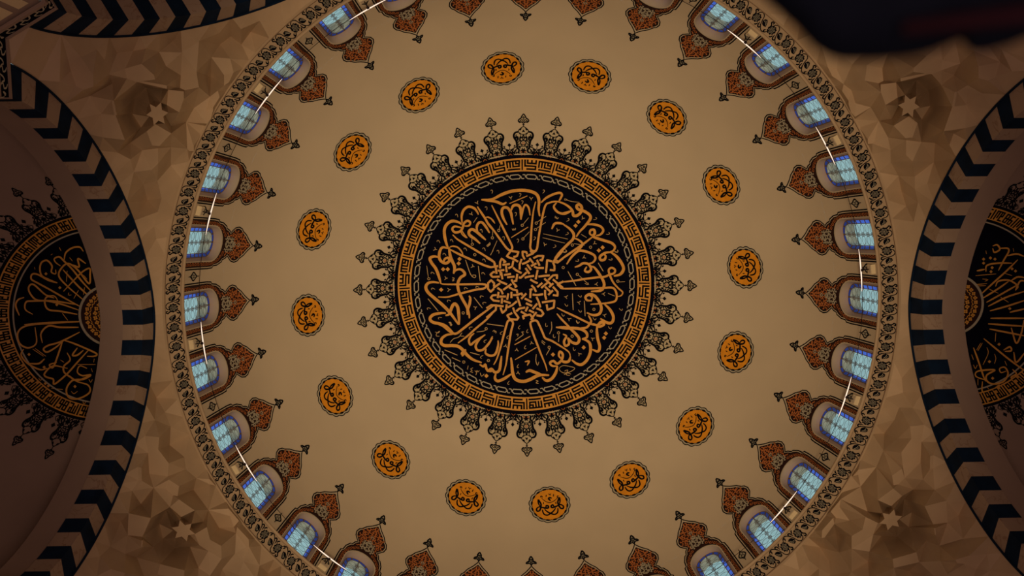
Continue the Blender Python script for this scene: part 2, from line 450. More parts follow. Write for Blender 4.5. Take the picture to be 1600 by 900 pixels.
for adeg, side, where in ARCHES:
    az_ = math.radians(adeg) + 0.0
    fr = frame(az_)
    root = empty('trim_%d' % (2 + [q[0] for q in ARCHES].index(adeg)), tuple(fr(AP, 0.0, ZC)))
    L0 = np.array(root.location)
    lab = {'left': 'wide arch of alternating dark and pale stone blocks at the left side of the dome',
           'right': 'wide arch of alternating dark and pale stone blocks at the right side of the dome',
           'upper_left': 'striped dark and pale stone arch crossing the top left corner',
           'upper_right': 'striped stone arch beyond the dark blur in the top right corner',
           'lower_right': 'striped stone arch just below the bottom right corner of the view',
           'lower_left': 'striped stone arch just below the bottom left corner of the view'}[side]
    tag(root, lab, 'arch', 'striped arches carrying the dome', 'structure')
    NV = 37; sub = 5; n = NV * sub + 1
    yo, zo = arch_curve(RA - 0.016, n); yi, zi = arch_curve(RI, n)
    for v in range(NV):
        s_ = slice(v * sub, (v + 1) * sub + 1); gg = G(); e = np.ones(sub + 1)
        dark = (v % 2 == 0)
        pr = 0.0
        rows = [fr((AP + 0.05) * e, yo[s_], zo[s_]), fr((AP - pr) * e, yo[s_], zo[s_]), fr((AP - pr) * e, (yo[s_] + yi[s_]) / 2, (zo[s_] + zi[s_]) / 2), fr((AP - pr) * e, yi[s_], zi[s_]),
                fr((AP + DEP1) * e, yi[s_], zi[s_]), fr((AP + DEP1) * e, yi[s_] * 1.01, zi[s_] + 0.04)]
        gg.grid(np.array(rows) - L0)
        build('dark_block' if dark else 'pale_block', gg, M_BLACK if dark else M_MARBLE, root)
    gg = G(); e = np.ones(n)
    rows = [fr((AP + DEP1) * e, yi * 1.004, zi + 0.02), fr((AP + DEP2) * e, yi * 1.004, zi + 0.02), fr((AP + DEP2) * e, yi * 1.12, zi + (zi - ZC) * 0.12), fr((AP + DEP2) * e, yi * 1.3, zi + (zi - ZC) * 0.3)]
    # jambs go down to the floor
    rows = np.array(rows); dn = rows[:, :1].copy(); dn[..., 2] = -1.6; dn2 = rows[:, -1:].copy(); dn2[..., 2] = -1.6
    gg.grid(np.concatenate([dn, rows, dn2], 1) - L0)
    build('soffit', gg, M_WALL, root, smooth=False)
    gg = G(); yo2, zo2 = arch_curve(RA + 0.012, n)
    rows = [fr((AP + 0.02) * e, yo2, zo2), fr((AP - 0.035) * e, yo2, zo2), fr((AP - 0.035) * e, yo, zo), fr((AP + 0.02) * e, yo, zo)]
    gg.grid(np.array(rows) - L0); build('dark_moulding', gg, M_BLACK, root)

    # the bay behind: half dome on a half cylinder
    gg = G(); cz = ZC
    rows = []
    for ph in np.linspace(0, PI / 2, 40):                # from zenith down to the springing
        ps = np.linspace(-PI / 2 - 0.35 * (1 - 0), PI / 2 + 0.35, 65)
        a = BAYC + BAYR * np.sin(ph) * np.cos(ps); y = BAYR * np.sin(ph) * np.sin(ps)
        a = np.maximum(a, AP + DEP2 - 0.0)
        rows.append(fr(a, y, cz + BAYR * np.cos(ph) + 0 * y))
    e = np.ones(65)
    rows.append(fr(a, y, 0 * y - 1.6))
    gg.grid(rows)
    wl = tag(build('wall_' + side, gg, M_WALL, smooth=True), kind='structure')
    # frieze at the springing inside the bay and around the jambs
    gg = G(); gf = G(); gi = G()
    path = [(AP - 0.02, HS - .02), (AP - 0.02, RI - 0.02), (AP + DEP2 + .02, RI - 0.02), (AP + DEP2 + .02, BAYR * .97)] + [(BAYC + .97 * BAYR * math.cos(p), .97 * BAYR * math.sin(p)) for p in np.linspace(PI / 2 - .02, -PI / 2 + .02, 40)] + \
           [(AP + DEP2 + .02, -BAYR * .97), (AP + DEP2 + .02, -RI + .02), (AP - .02, -RI + .02), (AP - 0.02, -HS + .02)]
    pa = np.array(path)
    def at(zz, off=0.0):
        d = np.gradient(pa, axis=0); d /= np.linalg.norm(d, axis=1)[:, None]; nn = np.stack([d[:, 1], -d[:, 0]], 1)
        c0 = np.array([BAYC, 0]); sgn = np.sign(((c0 - pa) * nn).sum(1))[:, None]; nv = nn * sgn
        fm = pa[:, 0] < AP; nv[fm] = (-1.0, 0.0)
        for ci in (1, len(pa) - 2): nv[ci] = (-1.0, -np.sign(pa[ci, 1]))
        q = pa + nv * off
        return fr(q[:, 0], q[:, 1], np.full(len(q), zz))
    gg.grid([at(ZC + .02, .0), at(ZC + .02, .03), at(ZC - .03, .03), at(ZC - .03, .01), at(ZC - .27, .01), at(ZC - .27, .05), at(ZC - .34, .05), at(ZC - .34, 0)])
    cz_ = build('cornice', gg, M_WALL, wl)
    gf.grid([at(ZC - .04, .014), at(ZC - .26, .014)]); build('frieze', gf, M_NAVY, wl)
    pp = resample(pa, 0.13); tt = np.gradient(pp, axis=0); tt /= np.linalg.norm(tt, axis=1)[:, None]
    for i in range(len(pp) - 1):
        nn = np.array([tt[i][1], -tt[i][0]]); nn *= np.sign((np.array([BAYC, 0]) - pp[i]) @ nn) or 1
        if pp[i][0] < AP: nn = np.array([-1.0, 0.0])
        b0 = pp[i] + nn * .02
        def mpf(P, layer=0, b0=b0, t_=tt[i]):
            P = np.asarray(P, float); q = b0 + t_ * P[:, :1]
            return fr(q[:, 0], q[:, 1], ZC - .15 + P[:, 1] * .72)
        ribbon(gi, [(-.06, -.12), (-.02, 0), (.03, .02), (.06, -.06)] if i % 2 else [(-.06, .12), (0, .08), (.02, 0), (-.05, -.02), (-.03, -.1), (.06, -.12)], 0.030, mpf, .04, taper=.4)
    build('frieze_pattern', gi, M_SILVER, wl)
    # tall window panels of the bay wall under the frieze
    gw = G()
    for p in np.linspace(-1.2, 1.2, 5):
        ps = np.linspace(p - .17, p + .17, 8)
        gw.grid([fr(BAYC + (BAYR - .05) * np.cos(ps), (BAYR - .05) * np.sin(ps), np.full(8, z)) for z in (ZC - .6, ZC - 4.5)])
    for sy in (1, -1):
        for y0_, y1_ in ((RI + .12, RI + .30), (RI + .40, HS - .08)):
            gw.grid([fr(np.full(2, AP - .012), np.array([y0_, y1_]) * sy, np.full(2, z)) for z in (ZC - .45, ZC - 3.2)])
        for a0, a1 in ((AP + .10, AP + .50), (AP + .62, AP + .70)):
            gw.grid([fr(np.array([a0, a1]), np.full(2, sy * (RI - .03)), np.full(2, z)) for z in (ZC - .45, ZC - 3.2)])
    build('pale_panel', gw, M_BOX, wl)

# ------------------------------------------------------------------ muqarnas pendentives
Z0R = ZB1 - 0.0; R0R = RB1 + 0.0
def arch_z(y):
    u = np.minimum(np.abs(y) / (RA + 0.03), 1.0)
    return ZC + KA * (RA + .03) * (1 - u ** NA) ** (1 / NA)
def base_z(dth, q):
    """dth: angle from the corner, q = r/z; depth of the pendentive's smooth base surface"""
    al = PI / 6 - np.abs(dth); rh = (AP) / np.cos(al); za = arch_z(AP * np.tan(al))
    s_ = (q * Z0R - R0R) / ((rh - R0R) - q * (za - Z0R))
    s_ = np.clip(s_, 0, 1)
    return Z0R + s_ * (za - Z0R), s_
# flat down-facing cells, (along, across) in gnomonic units of 1/1000, corner direction = +x, origin = axis
def px2g(pts, corner_deg, mir):
    out = []
    for x, y in pts:
        d = rays([(x, y)])[0]
        # first guess on a steep surface: iterate for the point seen from the axis
        z = 14.5
        for _ in range(25):
            P = CAM + d * ((z - CAM[2]) / d[2]); th = math.atan2(P[1], P[0]) - math.radians(corner_deg)
            th = (th + PI) % (2 * PI) - PI; q = math.hypot(P[0], P[1]) / P[2]
            zz, _s = base_z(np.array(th), np.array(q)); z = 0.5 * z + 0.5 * float(zz)
        if mir: th = -th
        out.append((q * math.cos(th), q * math.sin(th)))
    return out
def c7(L): return [(x / 4, 675 + y / 4) for x, y in L]
CELLS_BL = [c7(L) for L in (
    [(905, 20), (990, 20), (985, 100), (1050, 185), (1045, 272), (935, 265), (925, 130)],
    [(1048, 278), (1120, 322), (1112, 400), (1080, 398), (1030, 355)],
    [(1112, 408), (1210, 472), (1130, 525), (1060, 465)],
    [(800, 500), (935, 520), (890, 655), (800, 650)],
    [(1200, 625), (1285, 565), (1310, 660), (1390, 700), (1395, 800), (1300, 750), (1235, 710)],
    [(1000, 822), (1145, 845), (1140, 905), (985, 890)],
    [(1175, 30), (1250, 100), (1260, 130), (1180, 130)],
    [(1245, 180), (1325, 270), (1262, 265)],
    [(1300, 275), (1360, 340), (1305, 330)],
    [(1425, 470), (1490, 545), (1460, 590), (1435, 520)],
    [(1470, 570), (1555, 660), (1560, 720), (1540, 720), (1465, 620)],
    [(860, 210), (880, 215), (885, 300), (865, 300)],
    [(880, 660), (890, 655), (885, 720), (878, 725)],
    [(690, 850), (775, 865), (765, 890), (720, 900)],
)]
def star_poly(cx, cy, r, n=6, rot=0.2, k=0.55):
    return [(cx + (r if i % 2 == 0 else r * k) * math.cos(rot + PI * i / n), cy + (r if i % 2 == 0 else r * k) * math.sin(rot + PI * i / n)) for i in range(2 * n)]
STAR_BL = star_poly(285, 826, 18)
# top right pendentive (photo coordinates)
def cr(L): return [(1200 + x / 4, y / 4) for x, y in L]
CELLS_TR = [cr(L) for L in (
    [(615, 400), (715, 430), (720, 505), (690, 515), (600, 490), (610, 440)],
    [(700, 515), (800, 515), (808, 605), (730, 640), (700, 560)],
    [(905, 400), (985, 340), (1090, 380), (1080, 440), (1020, 455), (900, 425)],
    [(1310, 400), (1450, 390), (1420, 480), (1370, 495), (1310, 470)],
    [(780, 770), (880, 725), (935, 770), (900, 850), (855, 850)],
    [(1150, 655), (1240, 655), (1230, 790), (1090, 795)],
    [(430, 430), (430, 490), (400, 470), (370, 410)],
    [(470, 520), (520, 560), (500, 620), (460, 560)],
    [(500, 640), (545, 640), (540, 720), (515, 690)],
    [(860, 870), (960, 890), (900, 1000), (860, 960)],
    [(1165, 570), (1180, 570), (1160, 650), (1145, 650)],
    [(820, 465), (1010, 455), (1010, 465), (820, 485)],
    [(610, 850), (680, 880), (660, 900), (610, 900)],
)]
STAR_TR = star_poly(1419, 162, 18)
PENDS = [(150, 'lower left', CELLS_BL, STAR_BL, 150, False), (210, 'upper left', CELLS_TR, STAR_TR, 330, True), (330, 'upper right', CELLS_TR, STAR_TR, 330, False),
         (30, 'lower right', CELLS_BL, STAR_BL, 150, True), (90, 'below the view', CELLS_BL, STAR_BL, 150, False), (270, 'above the view', CELLS_BL, STAR_BL, 150, True)]
def pin(q, poly):
    c = False; j = len(poly) - 1
    for i in range(len(poly)):
        xi, yi = poly[i]; xj, yj = poly[j]
        if (yi > q[1]) != (yj > q[1]) and q[0] < (xj - xi) * (q[1] - yi) / (yj - yi) + xi: c = not c
        j = i
    return c
def zb_at(p):
    return base_z(np.array(math.atan2(p[1], p[0])), np.array(math.hypot(p[0], p[1])))
for cdeg, where, cells, star, src, mir in PENDS:
    rnd = random.Random(11)
    polys = [px2g(star, src, mir)] + [px2g(c, src, mir) for c in cells]
    D = np.linspace(-PI / 6, PI / 6, 41)
    q0 = R0R / Z0R
    bd = [(q0 * math.cos(t), q0 * math.sin(t)) for t in D]
    outer = []; oz = []
    ysm = [(RA + .03) * math.sin(u) for u in np.linspace(0, PI / 2, 34)]
    tl = [(PI / 6 - math.atan2(y, AP), float(arch_z(y))) for y in ysm] + [(0.0, ZC)]
    for t, za in tl + [(-t_, z_) for t_, z_ in tl[::-1][1:]]:
        al = PI / 6 - abs(t); rh = AP / math.cos(al)
        outer.append((rh / za * math.cos(t), rh / za * math.sin(t))); oz.append(za)
    poly = bd + outer
    vs = list(poly); nb = len(vs); ed = [(i, (i + 1) % nb) for i in range(nb)]
    zs = {}
    good = []
    for pg in polys:
        ok = all(pin(p, poly) for p in pg)
        if not ok:
            cen = np.mean(pg, 0); pg = [tuple(cen + (np.array(p) - cen) * .6) for p in pg]; ok = all(pin(p, poly) for p in pg)
        for shrink in (1, .85, .7):
            cen = np.mean(pg, 0); p2 = [tuple(cen + (np.array(p) - cen) * shrink) for p in pg]
            if ok and all(not any(pin(p, g2) for p in p2) and not any(pin(p, p2) for p in g2) and min(math.dist(p, q_) for p in p2 for q_ in g2) > .0015 for g2 in good):
                good.append(p2); break
    for pg in good:
        k = len(vs); vs += pg; ed += [(k + i, k + (i + 1) % len(pg)) for i in range(len(pg))]
    extra = []; tries = 0
    while len(extra) < 105 and tries < 4000:
        tries += 1
        t = rnd.uniform(-PI / 6, PI / 6); qq = rnd.uniform(q0, 0.72); p = (qq * math.cos(t), qq * math.sin(t))
        if not pin(p, poly): continue
        if any(pin(p, pg) for pg in good): continue
        if min(math.dist(p, v) for v in vs + extra) < 0.0165: continue
        extra.append(p)
    sc_ = np.mean(good[0], 0); hollow = {}
    for i in range(9):
        a_ = 2 * PI * i / 9; rr_ = .031
        p = (sc_[0] + rr_ * math.cos(a_), sc_[1] + rr_ * math.sin(a_))
        if pin(p, poly) and not any(pin(p, pg) for pg in good) and min(math.dist(p, v) for v in vs) > .006:
            extra = [e_ for e_ in extra if math.dist(e_, p) > .016]; hollow[p] = .40 + .35 * math.cos(a_)
    for v_ in good[0][1::2]:
        p = tuple(sc_ + (np.array(v_) - sc_) * 1.5)
        if pin(p, poly) and not any(pin(p, pg) for pg in good):
            extra = [e_ for e_ in extra if math.dist(e_, p) > .006]; hollow[p] = .22
    extra += [h_ for h_ in hollow]
    vs += extra
    r = delaunay_2d_cdt([Vector(v) for v in vs], ed, [], 0, 1e-6)
    V = [tuple(v) for v in r[0]]
    Z = []
    cenz = [float(zb_at(np.mean(pg, 0))[0]) - 0.30 + 0.06 * ((i * 5) % 3) - (0.12 if i == 0 else 0) for i, pg in enumerate(good)]
    for i, p in enumerate(V):
        org = r[3][i][0] if r[3][i] else -1
        z, s_ = zb_at(p); z = float(z); s_ = float(s_)
        if 0 <= org < len(bd): Z.append(Z0R); continue
        if 0 <= org < nb: Z.append(oz[org - len(bd)]); continue
        hit = None; k = nb
        for gi_, pg in enumerate(good):
            if k <= org < k + len(pg): hit = gi_
            k += len(pg)
        if hit is not None: Z.append(cenz[hit])
        elif any(math.dist(p, h_) < 1e-5 for h_ in hollow): Z.append(z + [v_ for h_, v_ in hollow.items() if math.dist(p, h_) < 1e-5][0])
        else:
            amp = min(1, s_ * 9) * min(1, (1 - s_) * 6) * float(np.interp(math.hypot(*p), [.60, .70], [1.0, .06]))
            Z.append(z + amp * rnd.choice([0.35, 0.15, -0.05, 0.50, 0.0]))
    ca, sa_ = math.cos(math.radians(cdeg)), math.sin(math.radians(cdeg))
    W = np.array([((x * ca - y * sa_) * z, (x * sa_ + y * ca) * z, z) for (x, y), z in zip(V, Z)])
    root = empty('trim_%d' % (8 + [q[0] for q in PENDS].index(cdeg)), tuple(np.array([9.0 * ca, 9.0 * sa_, 14.0])))
    tag(root, {'lower left': 'faceted stone pendentive with a carved star between dome and arches, lower left',
               'upper left': 'faceted stone pendentive with a carved star between dome and arches, upper left',
               'upper right': 'faceted stone pendentive with a carved star below the dark blur, upper right',
               'lower right': 'faceted stone pendentive with a carved star between dome and arches, lower right',
               'below the view': 'faceted stone pendentive under the bottom edge of the dome rim',
               'above the view': 'faceted stone pendentive beyond the top edge of the dome rim'}[where], 'pendentive', 'muqarnas pendentives under the dome', 'structure')
    L0 = np.array(root.location); facets = G(); cellsg = [G() for _ in good]
    for f in r[2]:
        c = np.mean([V[i] for i in f], 0)
        if not pin(c, poly): continue
        hit = None
        for gi_, pg in enumerate(good):
            if pin(c, pg): hit = gi_; break
        tgt = facets if hit is None else cellsg[hit]
        tgt.add(W[list(f)] - L0, [(0, 1, 2)])
    build('folded_facets', facets, M_STONE, root)
    for gi_, cg in enumerate(cellsg):
        if cg.f: build('carved_star' if gi_ == 0 else 'flat_cell', cg, M_STONE, root)
    # pier under the corner
    gp = G(); ys = [(RA - .02, AP), (HS, AP)]
    pts = []
    for sgn in (-1, 1):
        azz = math.radians(cdeg + sgn * 30); fr = frame(azz)
        pts.append(fr(np.array([AP, AP]), np.array([-sgn * (RI), -sgn * HS]), np.array([0.0, 0.0])))
    line = [pts[0][0], pts[0][1], pts[1][0]]
    gp.grid([[p + np.array([0, 0, z]) - L0 for p in line] for z in (ZC + 0.01, -1.6)])
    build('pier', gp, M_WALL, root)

# ================================================================== PAINTED MEDALLION AT THE CROWN
CP = (0, 0, ZB + R)
med = empty('calligraphy_medallion', CP)
tag(med, 'large round navy and gold calligraphy medallion at the crown of the dome', 'medallion')
def child(name, g, mt, root):
    L0 = np.array(root.location); g.v = [np.concatenate(g.v) - L0]; return build(name, g, mt, root)
def annulus(g, r0, r1, n=192, rings=4, layer=0.0):
    a = np.linspace(0, 2 * PI, n + 1)[:-1]
    g.grid([map_polar(np.stack([a, np.full(n, r)], 1), layer) for r in np.linspace(r0, r1, rings)], True)
g = G(); annulus(g, 0.01, 205.3, 192, 26, 0.0065); child('navy_ground', g, M_NAVY, med)
g = G(); annulus(g, 177.5, 198.7, 240, 4, 0.012); kb = child('kufic_band', g, M_GOLD, med)
# kufic writing, 24 units clockwise
g = G()
NK = 24; PH = math.radians(-90.5)
for k in range(NK):
    def mk(P, layer=0.0, k=k):
        P = np.asarray(P, float)
        return map_polar(np.stack([PH + (k + P[:, 0]) * 2 * PI / NK, 178.9 + P[:, 1] * 18.4], 1), layer)
    def st(P, wv=0.085):
        # square pen: thicken separately along u and v
        P = np.array(P, float); hu = wv * 18.4 / (188 * 2 * PI / NK) / 2; hv = wv / 2
        for a, b in zip(P[:-1], P[1:]):
            x0, x1 = min(a[0], b[0]) - hu, max(a[0], b[0]) + hu; y0, y1 = min(a[1], b[1]) - hv, max(a[1], b[1]) + hv
            n = max(2, int((x1 - x0) / .1) + 2); xs = np.linspace(x0, x1, n)
            g.grid([mk(np.stack([xs, np.full(n, y)], 1), .018) for y in (y0, y1)])
    st([(0, .10), (0, .90)], .12)
    W2 = .145
    st([(.09, .88), (.09, .40), (.43, .40), (.43, .14), (.16, .14)], W2)
    st([(.17, .64), (.43, .64), (.43, .88)], W2); st([(.30, .64), (.30, .86)], W2); st([(.17, .64), (.17, .88)], W2)
    st([(.55, .14), (.91, .14)], W2)
    st([(.53, .86), (.90, .86)], W2); st([(.53, .86), (.53, .38)], W2); st([(.62, .86), (.62, .38)], W2); st([(.71, .86), (.71, .38)], W2)
    st([(.71, .38), (.90, .38), (.90, .62), (.80, .62), (.80, .86)], W2); st([(.91, .70), (.91, .86)], W2)
child('kufic_letters', g, M_INK, med)
# chain border
g = G(); NL = 42
for k in range(NL):
    th = 2 * PI * (k + .5) / NL - PI / 2
    mp = map_petal(th)
    def mc(P, layer=0.0, mp=mp):
        P = np.asarray(P, float); return mp(np.stack([P[:, 0], P[:, 1] + 169.2], 1), layer)
    hp = PI * 169.2 / NL
    ribbon(g, [(-hp + 3.6, -1.2), (-hp + 6, 3.3), (hp - 7.5, 3.3), (hp - 4, .5), (hp - 2.2, -3.2), (hp + 1.2, -3.0)], 1.55, mc, 1.5, smooth=False, layer=.012)
    ribbon(g, [(hp - 3.6, 1.2), (hp - 6, -3.3), (-hp + 7.5, -3.3), (-hp + 4, -.5), (-hp + 2.2, 3.2), (-hp - 1.2, 3.0)], 1.55, mc, 1.5, smooth=False, layer=.012)
child('chain_border', g, M_SILVER, med)

# central script, traced stroke by stroke from the photograph onto the dome surface
MT = map_trace((0, 0, ZB), R)
gC = G(); gT = G()
def tr(ox, oy, sc):
    return lambda L: [(ox + x / sc, oy + y / sc) for x, y in L]
def strokes(conv, items, g, mp=MT, k=1.0, layer=.012):
    for wv, L in items: ribbon(g, conv(L), wv * k, mp, 1.6, taper=.55, layer=layer + 0.0004 * (len(g.v) % 5))
def dia(conv, L, g, mp=MT, r=3.4, layer=.013):
    for x, y in L:
        (cx, cy), = conv([(x, y)]); fan(g, [(cx - r, cy), (cx, cy - r), (cx + r, cy), (cx, cy + r)], mp, layer)
def thin(conv, L, g, mp=MT, wv=.85):
    for seg in L: ribbon(g, conv(seg), wv, mp, 3, taper=.3, layer=.014)
def hooks(conv, L, g, mp=MT, k=1.0):
    for x, y in L:
        (cx, cy), = conv([(x, y)]); a = math.atan2(cy - 447, cx - 819) + PI / 2
        pts = [(-1.6, -1.8), (-.2, -2.6), (1.3, -1.6), (.7, .6), (-1.0, 3.0)]
        ribbon(g, [(cx + k * (px * math.cos(a) - py * math.sin(a)), cy + k * (px * math.sin(a) + py * math.cos(a))) for px, py in pts], .85 * k, mp, 1.2, taper=.4, layer=.014)
def ymarks(conv, L, g, mp=MT, k=1.0):
    for x, y in L:
        (cx, cy), = conv([(x, y)]); a = math.atan2(cy - 447, cx - 819) + PI / 2
        for pts in ([(-3, -2), (-1.2, -.4), (0, .6), (2.6, -2)], [(0, .4), (.3, 3)]):
            ribbon(g, [(cx + k * (px * math.cos(a) - py * math.sin(a)), cy + k * (px * math.sin(a) + py * math.cos(a))) for px, py in pts], 1.0 * k, mp, 1.2, taper=.4, layer=.014)
def wmarks(conv, L, g, mp=MT, k=1.0):
    for x, y in L:
        (cx, cy), = conv([(x, y)]); a = math.atan2(cy - 447, cx - 819) + PI / 2
        pts = [(-3, -1.2), (-2.4, 1.2), (-1, 1.2), (-.4, -1), (.2, 1.3), (1.8, 1.2), (2.4, -1.5)]
        ribbon(g, [(cx + k * (px * math.cos(a) - py * math.sin(a)), cy + k * (px * math.sin(a) + py * math.cos(a))) for px, py in pts], .9 * k, mp, 1.0, layer=.014)
def circs(conv, L, g, mp=MT, r=1.9):
    for x, y in L:
        (cx, cy), = conv([(x, y)]); ribbon(g, ring_pts(cx, cy, r, 8), .9, mp, 1.0, smooth=False, closed=True, layer=.014)
S = 7.5
A = tr(650, 280, S); B = tr(760, 280, S); C_ = tr(870, 280, S); D_ = tr(650, 390, S); E_ = tr(870, 390, S); F_ = tr(650, 500, S); G_ = tr(760, 500, S); H_ = tr(870, 500, S)
strokes(A, [(3.8, [(540, 512), (535, 430), (560, 360), (615, 322), (680, 340), (715, 380), (732, 415)]),
    (4.6, [(535, 530), (500, 505), (430, 490), (370, 520), (335, 580), (335, 660), (355, 750), (380, 815)]),
    (3.6, [(535, 570), (500, 560), (450, 555), (425, 585), (455, 622), (510, 615), (545, 575), (560, 520), (600, 488), (635, 505), (625, 540), (590, 550), (560, 545)]),
    (2.0, [(530, 590), (560, 640), (602, 690)]), (1.8, [(522, 600), (540, 645), (590, 690)]),
    (4.4, [(752, 755), (690, 700), (628, 655), (622, 610), (660, 588), (715, 620), (770, 670), (818, 712)]),
    (3.8, [(722, 622), (712, 560), (735, 512), (775, 508), (820, 560), (862, 630)]),
    (3.4, [(718, 320), (770, 400), (810, 460), (850, 530), (905, 600)]), (2.0, [(810, 450), (850, 445), (900, 480), (925, 520)]),
    (3.2, [(430, 650), (480, 700), (560, 750), (650, 803), (720, 845), (810, 900), (900, 955), (935, 1000)]),
    (3.4, [(385, 812), (420, 835), (540, 895), (700, 965), (870, 1032), (935, 1005)]),
    (4.4, [(380, 810), (310, 800), (278, 850), (272, 920), (300, 965), (350, 985), (392, 955), (375, 920), (335, 938), (325, 975)]),
    (4.6, [(385, 800), (402, 900), (425, 960), (452, 1030), (440, 1108)]),
    (2.4, [(390, 800), (430, 785), (490, 800), (535, 850), (552, 890)])], gC)
thin(A, [[(672, 510), (718, 445)], [(870, 890), (905, 835)], [(655, 650), (655, 740)]], gT)
circs(A, [(660, 762), (688, 885)], gT)
hooks(A, [(480, 425), (825, 340), (768, 605), (265, 730), (420, 720), (580, 820), (800, 820), (335, 880)], gT)
ymarks(A, [(648, 405), (715, 275), (225, 820)], gT); wmarks(A, [(848, 770)], gT)
strokes(B, [(4.2, [(235, 270), (190, 292), (110, 262), (0, 245), (-60, 240)]), (4.8, [(-10, 242), (80, 230), (180, 180), (300, 140), (430, 130), (540, 150), (598, 190), (617, 260), (612, 350), (625, 435)]),
    (4.2, [(242, 535), (200, 460), (180, 390), (195, 338), (245, 335), (285, 390), (300, 460), (315, 530)]),
    (4.4, [(285, 375), (315, 312), (370, 305), (402, 350), (405, 475)]), (3.0, [(405, 475), (430, 350), (458, 300), (495, 335), (512, 425)]),
    (3.2, [(62, 305), (110, 400), (180, 540), (250, 680), (302, 792), (285, 832), (240, 810), (150, 690), (50, 550), (-10, 480)]),
    (3.2, [(577, 262), (550, 380), (530, 560), (520, 720), (515, 805), (545, 842), (590, 820), (612, 680), (650, 470), (690, 312), (740, 275), (820, 262), (900, 280), (960, 320)]),
    (3.6, [(640, 275), (700, 220), (790, 175), (862, 160), (885, 190), (850, 255)]), (3.6, [(822, 275), (790, 320), (820, 372), (870, 400), (930, 402), (1000, 370)]),
    (3.6, [(765, 585), (800, 522), (860, 515), (910, 528)]), (1.8, [(0, 445), (50, 460), (90, 510)])], gC)
thin(B, [[(270, 285), (480, 195)], [(290, 685), (490, 560)]], gC, wv=1.5)
thin(B, [[(430, 530), (495, 450)], [(590, 505), (700, 435)], [(590, 575), (695, 505)], [(430, 695), (505, 615)], [(50, 890), (125, 720)], [(665, 640), (900, 690)], [(660, 685), (900, 745)], [(150, 590), (160, 540)], [(70, 675), (75, 600)]], gT)
circs(B, [(420, 540), (585, 515), (575, 590), (428, 700), (145, 600), (70, 687)], gT)
hooks(B, [(65, 145), (395, 185), (420, 270), (345, 410), (670, 145), (565, 695), (205, 690), (370, 720), (800, 790), (140, 850)], gT)
ymarks(B, [(285, 215), (525, 225), (835, 595), (685, 765)], gT); wmarks(B, [(325, 585), (825, 450), (30, 760)], gT)
strokes(C_, [(4.4, [(30, 268), (90, 290), (150, 330), (185, 375), (195, 425), (240, 425), (282, 385), (292, 330), (262, 295), (232, 315), (250, 352), (320, 375), (385, 420), (390, 470), (325, 555), (270, 612), (228, 675)]),
    (3.0, [(175, 370), (120, 388), (60, 400)]), (3.2, [(35, 162), (62, 180), (30, 252)]),
    (3.6, [(350, 530), (430, 530), (510, 552), (545, 600), (512, 648), (460, 662)]),
    (4.2, [(425, 665), (388, 640), (395, 600), (435, 592), (445, 635), (425, 668), (480, 695), (560, 720), (642, 748), (682, 792), (662, 838), (620, 852)]),
    (3.4, [(420, 675), (320, 752), (220, 822), (110, 898), (20, 960)]), (4.2, [(75, 528), (150, 580), (197, 640), (190, 700), (130, 762), (60, 832), (0, 900), (-20, 940), (20, 962)]),
    (3.2, [(200, 690), (255, 712), (302, 760), (260, 822), (180, 898)])], gC)
dia(C_, [(253, 500), (220, 545), (537, 800), (493, 835)], gC)
thin(C_, [[(60, 686), (130, 702)], [(60, 742), (95, 748)], [(285, 645), (350, 685)], [(200, 755), (325, 775)], [(125, 240), (92, 228), (90, 245), (120, 245), (180, 262), (265, 270)]], gT)
circs(C_, [(182, 772), (395, 797)], gT); hooks(C_, [(450, 465), (130, 480), (120, 640), (600, 640), (100, 850), (700, 850)], gT); ymarks(C_, [(305, 455), (445, 750)], gT)
strokes(D_, [(4.6, [(262, 88), (210, 80), (163, 102), (182, 155), (230, 220), (262, 295), (290, 392)]),
    (3.2, [(280, 392), (330, 405), (500, 408), (780, 405), (822, 428), (790, 457), (700, 470), (500, 520), (370, 555), (260, 555)]),
    (4.8, [(270, 390), (200, 380), (140, 395), (115, 440), (140, 500), (220, 572), (310, 648), (400, 742), (500, 880)]),
    (4.8, [(505, 880), (502, 780), (490, 680), (458, 635), (430, 655), (405, 715), (385, 760), (345, 772)]),
    (4.4, [(440, 282), (462, 245), (512, 230), (552, 250), (572, 292), (520, 330), (490, 400), (500, 482), (540, 572), (590, 662), (620, 745), (626, 805)]),
    (4.2, [(602, 765), (606, 700), (627, 640), (636, 572), (622, 540)]),
    (4.6, [(350, 745), (290, 745), (200, 765), (163, 812), (200, 852), (290, 872), (360, 905), (440, 980)])], gC)
dia(D_, [(510, 110), (500, 162), (318, 230), (372, 230), (295, 470)], gC)
thin(D_, [[(580, 120), (640, 290), (690, 330), (700, 300), (660, 300)], [(730, 190), (752, 370)], [(140, 575), (260, 720)], [(680, 560), (778, 685)]], gT, wv=1.2)
thin(D_, [[(125, 190), (145, 330)]], gT)
hooks(D_, [(195, 275), (200, 460), (585, 455), (720, 440), (790, 280), (385, 600), (150, 690), (280, 800), (800, 625), (800, 125), (770, 550)], gT)
ymarks(D_, [(350, 335), (385, 470), (665, 195), (695, 680)], gT); wmarks(D_, [(435, 345), (400, 865)], gT); circs(D_, [(690, 60), (553, 742), (150, 342)], gT)
